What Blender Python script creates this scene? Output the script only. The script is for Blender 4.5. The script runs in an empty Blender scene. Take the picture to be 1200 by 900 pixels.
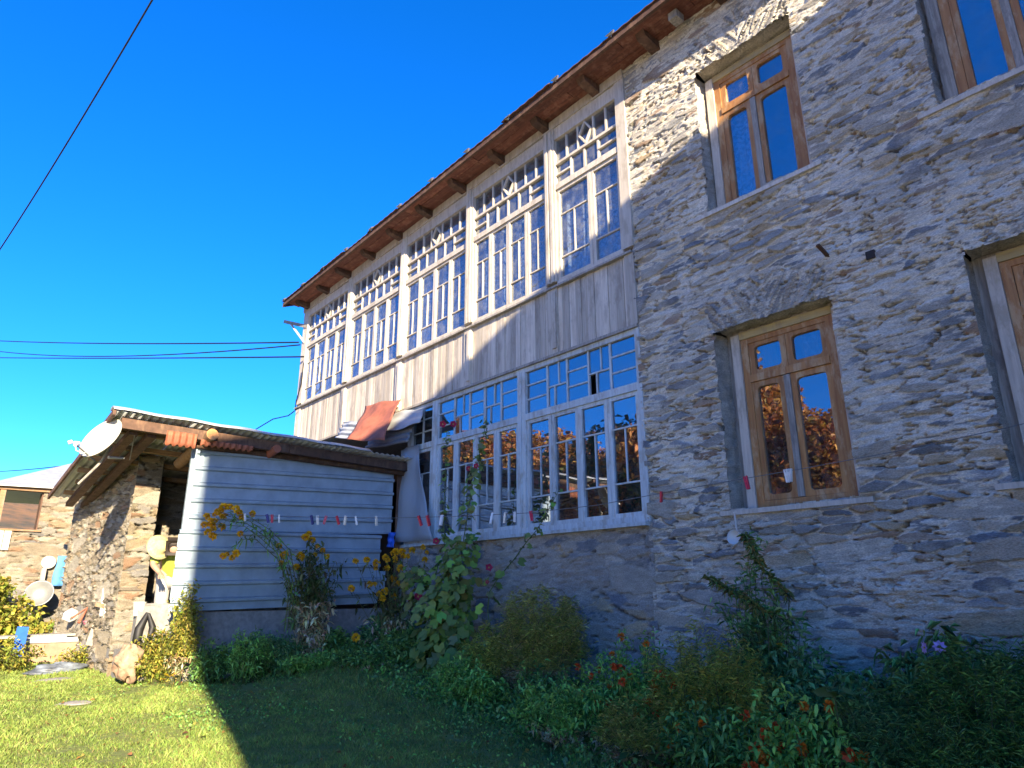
import bpy, math, random
import numpy as np
from mathutils import Vector, Matrix
PI = math.pi
random.seed(7); RNG = np.random.default_rng(11)
SC = bpy.context.scene
COL = bpy.context.collection

# ---------------------------------------------------------------- camera
F, YAW, PITCH, ROLL = 800.14, math.radians(49.294), math.radians(16.9), math.radians(-0.255)
def cam_axes():
    cy, sy, cp, sp = math.cos(YAW), math.sin(YAW), math.cos(PITCH), math.sin(PITCH)
    f = Vector((-sy*cp, cy*cp, sp)); r = Vector((cy, sy, 0)); u = r.cross(f)
    cr, sr = math.cos(ROLL), math.sin(ROLL)
    return r*cr+u*sr, u*cr-r*sr, f
CR, CU, CF = cam_axes()
cd = bpy.data.cameras.new('camera'); cam = bpy.data.objects.new('camera', cd); COL.objects.link(cam)
cd.sensor_width = 36; cd.lens = F/1200*36; cd.clip_start = 0.05; cd.clip_end = 3000
cam.matrix_world = Matrix((( CR.x, CU.x, -CF.x, 0), (CR.y, CU.y, -CF.y, 0), (CR.z, CU.z, -CF.z, 0), (0, 0, 0, 1)))
SC.camera = cam

# ---------------------------------------------------------------- sky, sun, exposure
SUN_EL, SUN_AZ = math.radians(18.5), math.radians(18)
SDIR = Vector((math.cos(SUN_AZ)*math.cos(SUN_EL), -math.sin(SUN_AZ)*math.cos(SUN_EL), math.sin(SUN_EL)))   # towards the sun
w = bpy.data.worlds.new('World'); SC.world = w; w.use_nodes = True
nt = w.node_tree; bg = nt.nodes['Background']
sky = nt.nodes.new('ShaderNodeTexSky'); sky.sky_type = 'NISHITA'; sky.sun_disc = False
sky.sun_elevation = SUN_EL; sky.sun_rotation = math.atan2(SDIR.x, SDIR.y)
sky.altitude = 1500; sky.air_density = 0.6; sky.dust_density = 0.3; sky.ozone_density = 4.5
hs = nt.nodes.new('ShaderNodeHueSaturation'); hs.inputs['Saturation'].default_value = 1.0; hs.inputs['Value'].default_value = 1/2.2
nt.links.new(sky.outputs[0], hs.inputs['Color']); gm = nt.nodes.new('ShaderNodeGamma'); gm.inputs['Gamma'].default_value = 0.92; nt.links.new(hs.outputs[0], gm.inputs[0])
h2_ = nt.nodes.new('ShaderNodeHueSaturation'); h2_.inputs['Value'].default_value = 1.42; h2_.inputs['Saturation'].default_value = 1.25; h2_.inputs['Hue'].default_value = .510; nt.links.new(gm.outputs[0], h2_.inputs['Color']); nt.links.new(h2_.outputs[0], bg.inputs['Color'])
bg.inputs['Strength'].default_value = 0.15
sl = bpy.data.lights.new('sun', 'SUN'); sl.energy = 3.0; sl.angle = math.radians(0.5); sl.color = (1.0, 0.83, 0.58)
so = bpy.data.objects.new('sun', sl); COL.objects.link(so); so.rotation_euler = SDIR.to_track_quat('Z', 'Y').to_euler()
SC.view_settings.view_transform = 'Standard'; SC.view_settings.look = 'None'; SC.view_settings.exposure = 2.62; SC.view_settings.gamma = 1.0
SC.cycles.max_bounces = 8; SC.cycles.transparent_max_bounces = 16

# ---------------------------------------------------------------- geometry helpers
D = 5.6                                          # distance of the facade plane
def ray(x, y): return CF+CR*((x-600)/F)-CU*((y-450)/F)
def onY(x, y, Y): d = ray(x, y); return d*(Y/d.y)
def onX(x, y, X): d = ray(x, y); return d*(X/d.x)
def sstep(a, b, x):
    t = np.clip((x-a)/(b-a), 0, 1); return t*t*(3-2*t)
def h2(ix, iy, s):
    h = (ix.astype(np.int64)*374761393+iy.astype(np.int64)*668265263+s*974634777).astype(np.uint64) & np.uint64(0xffffffff)
    h = ((h ^ (h >> np.uint64(13)))*np.uint64(1274126177)) & np.uint64(0xffffffff)
    h = ((h ^ (h >> np.uint64(16)))*np.uint64(2246822519)) & np.uint64(0xffffffff)
    h = h ^ (h >> np.uint64(15))
    return h.astype(np.float64)/4294967296.0
def vn(x, y, s=0):
    ix, iy = np.floor(x), np.floor(y); fx, fy = x-ix, y-iy
    fx = fx*fx*(3-2*fx); fy = fy*fy*(3-2*fy)
    a, b, c, d = h2(ix, iy, s), h2(ix+1, iy, s), h2(ix, iy+1, s), h2(ix+1, iy+1, s)
    return (a*(1-fx)+b*fx)*(1-fy)+(c*(1-fx)+d*fx)*fy
def fbm(x, y, s=0, o=4):
    t = 0; a = .5; n = 0
    for i in range(o):
        t = t+a*vn(x*2**i+i*7.3, y*2**i-i*3.1, s+i); n += a; a *= .5
    return t/n*2-1
def cell(x, y, s=0, jit=.9):
    ix, iy = np.floor(x), np.floor(y)
    f1 = np.full(x.shape, 9.); f2 = np.full(x.shape, 9.); ca = np.zeros(x.shape); cb = np.zeros(x.shape); dx1 = np.zeros(x.shape); dy1 = np.zeros(x.shape)
    for i in (-1, 0, 1):
        for j in (-1, 0, 1):
            a, b = ix+i, iy+j
            px = a+.5+(h2(a, b, s)-.5)*jit; py = b+.5+(h2(a, b, s+1)-.5)*jit
            d = np.sqrt((x-px)**2+(y-py)**2)
            m = d < f1
            f2 = np.where(m, f1, np.minimum(f2, d))
            f1 = np.where(m, d, f1); ca = np.where(m, a, ca); cb = np.where(m, b, cb); dx1 = np.where(m, x-px, dx1); dy1 = np.where(m, y-py, dy1)
    return f1, f2, ca, cb, dx1, dy1

def tag(o, label=None, cat=None, group=None, kind=None):
    if label: o['label'] = label
    if cat: o['category'] = cat
    if group: o['group'] = group
    if kind: o['kind'] = kind
    return o
def empty(name, loc, label, cat, group=None):
    o = bpy.data.objects.new(name, None); COL.objects.link(o); o.location = loc; o.empty_display_size = .1
    return tag(o, label, cat, group)
def link(name, me, parent=None, kind=None):
    o = bpy.data.objects.new(name, me); COL.objects.link(o)
    if parent is not None:
        o.parent = parent
        if parent.type == 'EMPTY' and parent.parent is None: o.location = -parent.location
    if kind: o['kind'] = kind
    return o
def npmesh(name, V, Fc, mat, cols=None, smooth=False):
    """V (n,3); Fc (m,k) int array of equal sized faces"""
    me = bpy.data.meshes.new(name); V = np.asarray(V, np.float32); Fc = np.asarray(Fc, np.int32); k = Fc.shape[1]
    me.vertices.add(len(V)); me.vertices.foreach_set('co', V.ravel())
    me.loops.add(Fc.size); me.loops.foreach_set('vertex_index', Fc.ravel())
    me.polygons.add(len(Fc)); me.polygons.foreach_set('loop_start', np.arange(0, Fc.size, k, dtype=np.int32))
    me.polygons.foreach_set('loop_total', np.full(len(Fc), k, np.int32))
    if smooth: me.polygons.foreach_set('use_smooth', np.ones(len(Fc), bool))
    if cols is not None:
        a = me.color_attributes.new('Col', 'FLOAT_COLOR', 'POINT')
        c = np.ones((len(V), 4), np.float32); c[:, :3] = cols; a.data.foreach_set('color', c.ravel())
    me.update(calc_edges=True); me.materials.append(mat)
    return me
class MB:
    def __init__(s): s.v = []; s.f = []; s.sm = []
    def add(s, vs, fs, smooth=False):
        n = len(s.v); s.v += [tuple(p) for p in vs]; s.f += [tuple(i+n for i in f) for f in fs]; s.sm += [smooth]*len(fs); return s
    def box(s, x0, y0, z0, x1, y1, z1):
        return s.hexa([(x0, y0, z0), (x1, y0, z0), (x1, y1, z0), (x0, y1, z0), (x0, y0, z1), (x1, y0, z1), (x1, y1, z1), (x0, y1, z1)])
    def hexa(s, p): return s.add(p, [(0, 3, 2, 1), (4, 5, 6, 7), (0, 1, 5, 4), (1, 2, 6, 5), (2, 3, 7, 6), (3, 0, 4, 7)])
    def bar(s, a, b, w, h, up=(0, 0, 1)):
        a, b = Vector(a), Vector(b); d = (b-a).normalized(); sd = d.cross(Vector(up))
        if sd.length < 1e-4: sd = d.cross(Vector((1, 0, 0)))
        sd.normalize(); u = sd.cross(d); sd = sd*(w/2); u = u*(h/2)
        return s.hexa([a-sd-u, b-sd-u, b+sd-u, a+sd-u, a-sd+u, b-sd+u, b+sd+u, a+sd+u])
    def tube(s, pts, rad, n=8, caps=True):
        pts = [Vector(p) for p in pts]; rad = rad if isinstance(rad, (list, tuple)) else [rad]*len(pts)
        rings = []; ref = None
        for i, p in enumerate(pts):
            t = (pts[min(i+1, len(pts)-1)]-pts[max(i-1, 0)]).normalized()
            if ref is None: ref = Vector((0, 0, 1)) if abs(t.z) < .9 else Vector((1, 0, 0))
            a = t.cross(ref).normalized(); b = a.cross(t); ref = b if b.length > .1 else ref
            rings.append([p+(a*math.cos(2*PI*k/n)+b*math.sin(2*PI*k/n))*rad[i] for k in range(n)])
        vs = [q for r in rings for q in r]; fs = []
        for i in range(len(pts)-1):
            for k in range(n): fs.append((i*n+k, i*n+(k+1) % n, (i+1)*n+(k+1) % n, (i+1)*n+k))
        s.add(vs, fs, True)
        if caps:
            s.add(rings[0], [tuple(range(n))]); s.add(rings[-1], [tuple(range(n-1, -1, -1))])
        return s
    def lathe(s, prof, M=None, n=20):
        M = M or Matrix(); vs = []; fs = []
        for r, z in prof:
            for k in range(n): vs.append(M @ Vector((r*math.cos(2*PI*k/n), r*math.sin(2*PI*k/n), z)))
        for i in range(len(prof)-1):
            for k in range(n): fs.append((i*n+k, i*n+(k+1) % n, (i+1)*n+(k+1) % n, (i+1)*n+k))
        return s.add(vs, fs, True)
    def grid(s, fn, nu, nv, thick=0, smooth=True):
        P = [[Vector(fn(i/nu, j/nv)) for j in range(nv+1)] for i in range(nu+1)]
        vs = [p for r in P for p in r]; q = lambda i, j: i*(nv+1)+j
        fs = [(q(i, j), q(i+1, j), q(i+1, j+1), q(i, j+1)) for i in range(nu) for j in range(nv)]
        if thick:
            N = len(vs); out = []
            for i in range(nu+1):
                for j in range(nv+1):
                    a = P[min(i+1, nu)][j]-P[max(i-1, 0)][j]; b = P[i][min(j+1, nv)]-P[i][max(j-1, 0)]
                    out.append(P[i][j]-a.cross(b).normalized()*thick)
            vs += out; fs += [tuple(N+k for k in reversed(f)) for f in fs]
            ring = [q(i, 0) for i in range(nu)]+[q(nu, j) for j in range(nv)]+[q(i, nv) for i in range(nu, 0, -1)]+[q(0, j) for j in range(nv, 0, -1)]
            fs += [(ring[k], ring[(k+1) % len(ring)], ring[(k+1) % len(ring)]+N, ring[k]+N)[::-1] for k in range(len(ring))]
        return s.add(vs, fs, smooth)
    def mesh(s, name, mat, bevel=0):
        me = bpy.data.meshes.new(name); me.from_pydata(s.v, [], s.f)
        me.polygons.foreach_set('use_smooth', s.sm); me.materials.append(mat); me.update(); return me
    def build(s, name, mat, parent=None, kind=None): return link(name, s.mesh(name, mat), parent, kind)
    def thing(s, name, mat, label, cat, group=None): return tag(link(name, s.mesh(name, mat)), label, cat, group)

# ---------------------------------------------------------------- materials
def newmat(name):
    m = bpy.data.materials.new(name); m.use_nodes = True; n = m.node_tree; b = n.nodes['Principled BSDF']; return m, n, b
def N(n, t, **k):
    o = n.nodes.new(t)
    for a, v in k.items():
        if a in o.inputs: o.inputs[a].default_value = v
        else: setattr(o, a, v)
    return o
def coords(n, scale, kind='Object'):
    tc = N(n, 'ShaderNodeTexCoord'); mp = N(n, 'ShaderNodeMapping'); mp.inputs['Scale'].default_value = scale
    n.links.new(tc.outputs[kind], mp.inputs[0]); return mp.outputs[0]
def ramp(n, src, stops):
    r = N(n, 'ShaderNodeValToRGB'); e = r.color_ramp.elements
    while len(e) < len(stops): e.new(.5)
    for i, (p, c) in enumerate(stops): e[i].position = p; e[i].color = (c[0], c[1], c[2], 1) if not isinstance(c, (int, float)) else (c, c, c, 1)
    n.links.new(src, r.inputs[0]); return r.outputs[0]
def mixc(n, fac, a, b, mode='MIX'):
    m = N(n, 'ShaderNodeMix', data_type='RGBA', blend_type=mode)
    for i, v in ((0, fac), (6, a), (7, b)):
        if isinstance(v, (int, float)): m.inputs[i].default_value = v
        elif isinstance(v, tuple): m.inputs[i].default_value = (*v, 1)
        else: n.links.new(v, m.inputs[i])
    return m.outputs[2]
def bump(n, b, src, strength, dist=.01):
    bp = N(n, 'ShaderNodeBump'); bp.inputs['Strength'].default_value = strength; bp.inputs['Distance'].default_value = dist
    n.links.new(src, bp.inputs['Height']); n.links.new(bp.outputs[0], b.inputs['Normal'])
def noise(n, vec, sc, det=6, rough=.6):
    t = N(n, 'ShaderNodeTexNoise'); t.inputs['Scale'].default_value = sc; t.inputs['Detail'].default_value = det; t.inputs['Roughness'].default_value = rough
    n.links.new(vec, t.inputs[0]); return t.outputs[0]
def randv(n):
    o = N(n, 'ShaderNodeObjectInfo'); return o.outputs['Random']

def wood(name, c1, c2, c3, scale=(45, 45, 2.5), rough=.8, patch=1.6, var=.25, bumpd=.004):
    """grained, weathered wood: c1 base, c2 grain, c3 worn patches"""
    m, n, b = newmat(name); v = coords(n, scale); g = noise(n, v, 1, 8, .65)
    col = mixc(n, ramp(n, g, [(.38, 0), (.62, 1)]), c2, c1)
    pv = coords(n, (patch*3, patch*3, patch)); p = noise(n, pv, 2.2, 7, .7)
    col = mixc(n, ramp(n, p, [(.5, 0), (.62, .85)]), col, c3)
    k = N(n, 'ShaderNodeMapRange'); k.inputs['To Min'].default_value = 1-var; k.inputs['To Max'].default_value = 1+var*.6; n.links.new(randv(n), k.inputs[0])
    col = mixc(n, 1.0, col, k.outputs[0], 'MULTIPLY')
    n.links.new(col, b.inputs['Base Color']); b.inputs['Roughness'].default_value = rough; bump(n, b, g, .7, bumpd); return m
def colmat(name, nscale=40, amt=.35, rough=.92, bmp=.5, dist=.01, stretch=(1, 1, 2.5)):
    m, n, b = newmat(name); a = N(n, 'ShaderNodeAttribute', attribute_name='Col'); v = coords(n, stretch)
    t = noise(n, v, nscale, 8, .65); f = ramp(n, t, [(.3, 1-amt), (.7, 1+amt*.6)])
    t2 = noise(n, v, nscale*.12, 5); f2 = ramp(n, t2, [(.3, 1-amt*.5), (.7, 1+amt*.3)])
    col = mixc(n, 1.0, mixc(n, 1.0, a.outputs['Color'], f, 'MULTIPLY'), f2, 'MULTIPLY')
    n.links.new(col, b.inputs['Base Color']); b.inputs['Roughness'].default_value = rough; b.inputs['Specular IOR Level'].default_value = .25
    bump(n, b, t, bmp, dist); return m
def plain(name, c, rough=.6, metal=0, nsc=12, amt=.25, bmp=.2, c2=None, spread=(.35, .65)):
    m, n, b = newmat(name); v = coords(n, (1, 1, 1)); t = noise(n, v, nsc, 6)
    c2 = c2 or tuple(x*(1-amt) for x in c)
    n.links.new(mixc(n, ramp(n, t, [(spread[0], 0), (spread[1], 1)]), c2, c), b.inputs['Base Color'])
    b.inputs['Roughness'].default_value = rough; b.inputs['Metallic'].default_value = metal; bump(n, b, t, bmp, .003); return m
def leafmat(name, trans=.35, rough=.55):
    m, n, b = newmat(name); a = N(n, 'ShaderNodeAttribute', attribute_name='Col')
    n.links.new(a.outputs['Color'], b.inputs['Base Color']); b.inputs['Roughness'].default_value = rough; b.inputs['Specular IOR Level'].default_value = .3
    tr = N(n, 'ShaderNodeBsdfTranslucent'); n.links.new(a.outputs['Color'], tr.inputs[0])
    mx = N(n, 'ShaderNodeMixShader'); mx.inputs[0].default_value = trans
    n.links.new(b.outputs[0], mx.inputs[1]); n.links.new(tr.outputs[0], mx.inputs[2])
    n.links.new(mx.outputs[0], n.nodes['Material Output'].inputs[0]); return m
def glassmat(name, lo, hi, tint=(.75, .8, .85), wav=.15, dirt=.06):
    m, n, b = newmat(name); n.nodes.remove(b)
    fr = N(n, 'ShaderNodeFresnel'); fr.inputs[0].default_value = 1.5
    mr = N(n, 'ShaderNodeMapRange'); mr.inputs['From Max'].default_value = .25; mr.inputs['To Min'].default_value = lo; mr.inputs['To Max'].default_value = hi
    n.links.new(fr.outputs[0], mr.inputs[0])
    gl = N(n, 'ShaderNodeBsdfGlossy'); gl.inputs['Roughness'].default_value = .012; gl.inputs['Color'].default_value = (.92, .95, 1, 1)
    tp = N(n, 'ShaderNodeBsdfTransparent'); tp.inputs[0].default_value = (*tint, 1)
    t = noise(n, coords(n, (1, 1, .6)), 3.2, 2); bp = N(n, 'ShaderNodeBump'); bp.inputs['Strength'].default_value = wav; bp.inputs['Distance'].default_value = .02
    n.links.new(t, bp.inputs['Height']); n.links.new(bp.outputs[0], gl.inputs['Normal'])
    mx = N(n, 'ShaderNodeMixShader'); n.links.new(mr.outputs[0], mx.inputs[0]); n.links.new(tp.outputs[0], mx.inputs[1]); n.links.new(gl.outputs[0], mx.inputs[2])
    df = N(n, 'ShaderNodeBsdfDiffuse'); df.inputs[0].default_value = (.42, .42, .4, 1)
    d2 = noise(n, coords(n, (1, 1, 1)), 9, 8, .7); dr = ramp(n, d2, [(.45, dirt*.3), (.75, dirt*2)])
    m2 = N(n, 'ShaderNodeMixShader'); n.links.new(dr, m2.inputs[0]); n.links.new(mx.outputs[0], m2.inputs[1]); n.links.new(df.outputs[0], m2.inputs[2])
    n.links.new(m2.outputs[0], n.nodes['Material Output'].inputs[0]); return m
def lacemat():
    m, n, b = newmat('lace'); b.inputs['Base Color'].default_value = (.72, .74, .78, 1); b.inputs['Roughness'].default_value = .9
    v = coords(n, (1, 1, 1)); t = noise(n, v, 26, 3, .5); r = ramp(n, t, [(.42, .40), (.58, .95)])
    tp = N(n, 'ShaderNodeBsdfTransparent'); mx = N(n, 'ShaderNodeMixShader'); n.links.new(r, mx.inputs[0])
    n.links.new(tp.outputs[0], mx.inputs[1]); n.links.new(b.outputs[0], mx.inputs[2]); n.links.new(mx.outputs[0], n.nodes['Material Output'].inputs[0]); return m

M = {}
M['wall'] = colmat('stone_and_mortar', 60, .48, bmp=1.0, dist=.018, stretch=(1, 1, 2.8))
M['gal'] = wood('weathered_whitewashed_wood', (.62, .565, .48), (.49, .44, .37), (.40, .35, .28), var=.12)
M['board'] = wood('weathered_boards', (.62, .56, .47), (.47, .41, .33), (.38, .33, .27), scale=(40, 40, 1.6), var=.3, patch=1.2)
M['blue'] = wood('pale_blue_painted_wood', (.56, .62, .63), (.44, .49, .51), (.36, .35, .31), var=.1)
M['brown'] = wood('worn_brown_varnish', (.43, .215, .072), (.30, .13, .04), (.50, .34, .18), var=.12, scale=(30, 30, 2), rough=.6)
M['oldwood'] = wood('bare_grey_wood', (.40, .37, .32), (.24, .22, .19), (.2, .18, .16), var=.2)
M['lintel'] = wood('pale_yellow_board', (.50, .40, .20), (.40, .32, .17), (.35, .28, .18), scale=(3, 40, 40), var=.1)
M['soffit'] = wood('reddish_soffit_boards', (.22, .075, .042), (.12, .04, .025), (.28, .13, .08), scale=(2.5, 40, 40), var=.35)
M['darkwood'] = wood('dark_brown_wood', (.115, .06, .038), (.065, .035, .022), (.17, .10, .06), scale=(10, 10, 10), var=.3)
M['beam'] = wood('orange_brown_beam', (.34, .20, .10), (.21, .12, .06), (.28, .2, .14), scale=(30, 2.5, 30), var=.25)
M['endgrain'] = plain('sawn_log_end', (.70, .33, .12), .8, 0, 30, .35)
M['rust'] = plain('rusty_sheet', (.36, .12, .06), .75, .15, 9, .4, .35, c2=(.20, .065, .035))
M['rustred'] = plain('red_primer_sheet', (.40, .125, .075), .7, .1, 8, .3, .3, c2=(.24, .085, .05))
M['roofrust'] = plain('brown_rusted_roof_sheet', (.15, .075, .05), .8, .1, 9, .4, .3, c2=(.09, .045, .03))
M['tin'] = plain('galvanised_sheet', (.37, .46, .53), .45, .3, 5, .3, .12, c2=(.28, .35, .41))
M['tinroof'] = plain('weathered_roof_sheet', (.50, .53, .55), .55, .35, 7, .3, .15, c2=(.40, .41, .42))
M['darktin'] = plain('dark_aged_sheet', (.2, .2, .2), .6, .3, 7, .3, .15)
M['concrete'] = plain('rough_concrete', (.27, .26, .245), .95, 0, 16, .35, .7)
M['white'] = plain('white_enamel', (.62, .62, .59), .4, 0, 6, .12, .05)
M['dish'] = plain('satellite_dish_paint', (.44, .43, .38), .5, 0, 4, .08, .03)
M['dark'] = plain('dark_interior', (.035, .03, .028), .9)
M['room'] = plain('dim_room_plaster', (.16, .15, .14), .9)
M['black'] = plain('black_cable', (.012, .012, .012), .6)
M['wire'] = plain('grey_wire', (.18, .18, .18), .5, .4)
M['bluep'] = plain('blue_plastic', (.02, .12, .60), .4)
M['bluelight'] = plain('light_blue_cloth', (.09, .28, .58), .8, 0, 14, .3, .5)
M['redp'] = plain('red_peg_plastic', (.62, .03, .07), .4)
M['whitep'] = plain('white_peg_plastic', (.78, .76, .74), .4)
M['navyp'] = plain('navy_peg_plastic', (.03, .05, .25), .4)
M['alu'] = plain('dull_aluminium', (.26, .27, .27), .5, .4, 6, .2, .12)
M['straw'] = plain('yellow_straw', (.52, .46, .22), .85, 0, 40, .3, .5)
M['shirt'] = plain('lime_cloth', (.36, .42, .07), .85, 0, 12, .25, .4)
M['trouser'] = plain('pale_grey_cloth', (.42, .40, .38), .9, 0, 12, .3, .5)
M['skin'] = plain('skin', (.42, .25, .17), .6)
M['hair'] = plain('dark_hair', (.03, .02, .015), .7)
M['bark'] = plain('cut_log_bark', (.22, .13, .08), .95, 0, 14, .45, .9, c2=(.40, .29, .19))
M['treebark'] = plain('tree_bark', (.14, .10, .07), .95, 0, 14, .45, .9)
M['stonegrey'] = plain('grey_slab_stone', (.34, .32, .29), .9, 0, 10, .35, .6)
M['bluegrey'] = plain('blue_grey_tarpaulin', (.17, .20, .24), .5, 0, 9, .6, .8, c2=(.05, .055, .065))
M['tarp'] = plain('white_tarpaulin', (.40, .42, .43), .5, 0, 5, .2, .2)
M['clay'] = plain('stained_beige_tub_side', (.36, .25, .17), .7, 0, 5, .35, .2)
M['leaf'] = leafmat('leaf')
M['petal'] = leafmat('petal', .25, .6)
M['grass'] = leafmat('grass_blade', .4, .5)
M['glass'] = glassmat('gallery_glass', .11, .26, wav=.05, dirt=.19)
M['glassblue'] = glassmat('stone_window_glass', .22, .42, wav=.04, dirt=.05)
M['glasslow'] = glassmat('lower_glass', .22, .46, tint=(.5, .52, .55), wav=.03, dirt=.07)
M['lace'] = lacemat()
def sheetmat():
    m, n, b = newmat('translucent_plastic_sheet'); b.inputs['Base Color'].default_value = (.36, .40, .44, 1); b.inputs['Roughness'].default_value = .35
    tp = N(n, 'ShaderNodeBsdfTransparent'); mx = N(n, 'ShaderNodeMixShader'); mx.inputs[0].default_value = .72
    n.links.new(tp.outputs[0], mx.inputs[1]); n.links.new(b.outputs[0], mx.inputs[2]); n.links.new(mx.outputs[0], n.nodes['Material Output'].inputs[0]); return m
M['film'] = sheetmat()

# ---------------------------------------------------------------- terrain
def ground(x, y):
    x = np.asarray(x, float); y = np.asarray(y, float)
    z = -1.42+.42*sstep(0, 9, -x)+.1*sstep(9.5, 13, -x)+.18*sstep(4.2, 5.6, y)*sstep(-16, -8, -np.abs(x))+.22*sstep(3.0, 4.6, y)*sstep(-5.5, -8.3, x)*sstep(8, 6, y)*sstep(-12, -9, x)
    z = z+.02*fbm(x*1.1, y*1.1, 3, 3)
    r = np.hypot(x, y); az = np.arctan2(-y, -x)             # 0 = -X, 90deg = -Y
    m = sstep(-.9, .1, az)*sstep(2.3, 1.5, az)
    big = sstep(.15, .55, az)
    H = sstep(24, 120, r)*(17+7*big)*m+sstep(100, 420, r)*(22+14*big)*m
    H = H*(1+.16*fbm(x*.02, y*.02, 9, 3))
    return z+H
def gz(x, y): return float(ground(np.array([x]), np.array([y]))[0])
t = np.linspace(-1, 1, 281); ax = np.sinh(t*6.2)/math.sinh(6.2)*900
GX, GY = np.meshgrid(ax-5, ax+2, indexing='ij'); GZ = ground(GX, GY)
n_ = len(ax); idx = np.arange(n_*n_).reshape(n_, n_)
FF = np.stack([idx[:-1, :-1], idx[1:, :-1], idx[1:, 1:], idx[:-1, 1:]], -1).reshape(-1, 4)
def groundmat():
    m, n, b = newmat('ground'); v = coords(n, (1, 1, 1))
    a = noise(n, v, 1.3, 8, .65); f = noise(n, v, 22, 8, .7); far = noise(n, v, .06, 10, .7)
    c = mixc(n, ramp(n, a, [(.4, 0), (.6, 1)]), (.21, .26, .05), (.15, .20, .04)); c = mixc(n, ramp(n, f, [(.35, .55), (.65, 0)]), c, (.13, .11, .055))
    d = N(n, 'ShaderNodeVectorMath', operation='LENGTH'); n.links.new(v, d.inputs[0])
    k = N(n, 'ShaderNodeMapRange'); k.inputs['From Min'].default_value = 18; k.inputs['From Max'].default_value = 45; n.links.new(d.outputs['Value'], k.inputs[0])
    far2 = noise(n, v, .35, 10, .75); hc = mixc(n, ramp(n, far2, [(.42, 0), (.58, 1)]), ramp(n, far, [(.35, (.16, .11, .04)), (.5, (.24, .12, .045)), (.65, (.09, .10, .035))]), (.07, .06, .03))
    n.links.new(mixc(n, k.outputs[0], c, hc), b.inputs['Base Color']); b.inputs['Roughness'].default_value = .95; bump(n, b, f, .8, .03); return m
tag(link('ground', npmesh('ground', np.stack([GX, GY, GZ], -1).reshape(-1, 3), FF, groundmat(), smooth=True)), kind='structure')

GXs, GYs = np.meshgrid(np.linspace(-24, 12, 90), np.concatenate([np.linspace(-26, -2, 50), [-1.6]]), indexing='ij'); GYs = GYs+np.where(GYs > -1.7, .25*fbm(GXs*1.3, GXs*0, 77, 3), 0)
i_ = np.arange(GXs.size).reshape(GXs.shape); q_ = np.stack([i_[:-1, :-1], i_[1:, :-1], i_[1:, 1:], i_[:-1, 1:]], -1).reshape(-1, 4)
M['bounce'] = plain('pale_bounce', (.66, .57, .43), .95, 0, 40, .3, .6)
tag(link('bounce_sheet', npmesh('bounce_sheet', np.stack([GXs, GYs, ground(GXs, GYs)+.012], -1).reshape(-1, 3), q_, M['bounce'], smooth=True)), kind='structure')  # unseen pale sheet added to bounce warm sunlight onto the house front

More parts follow.
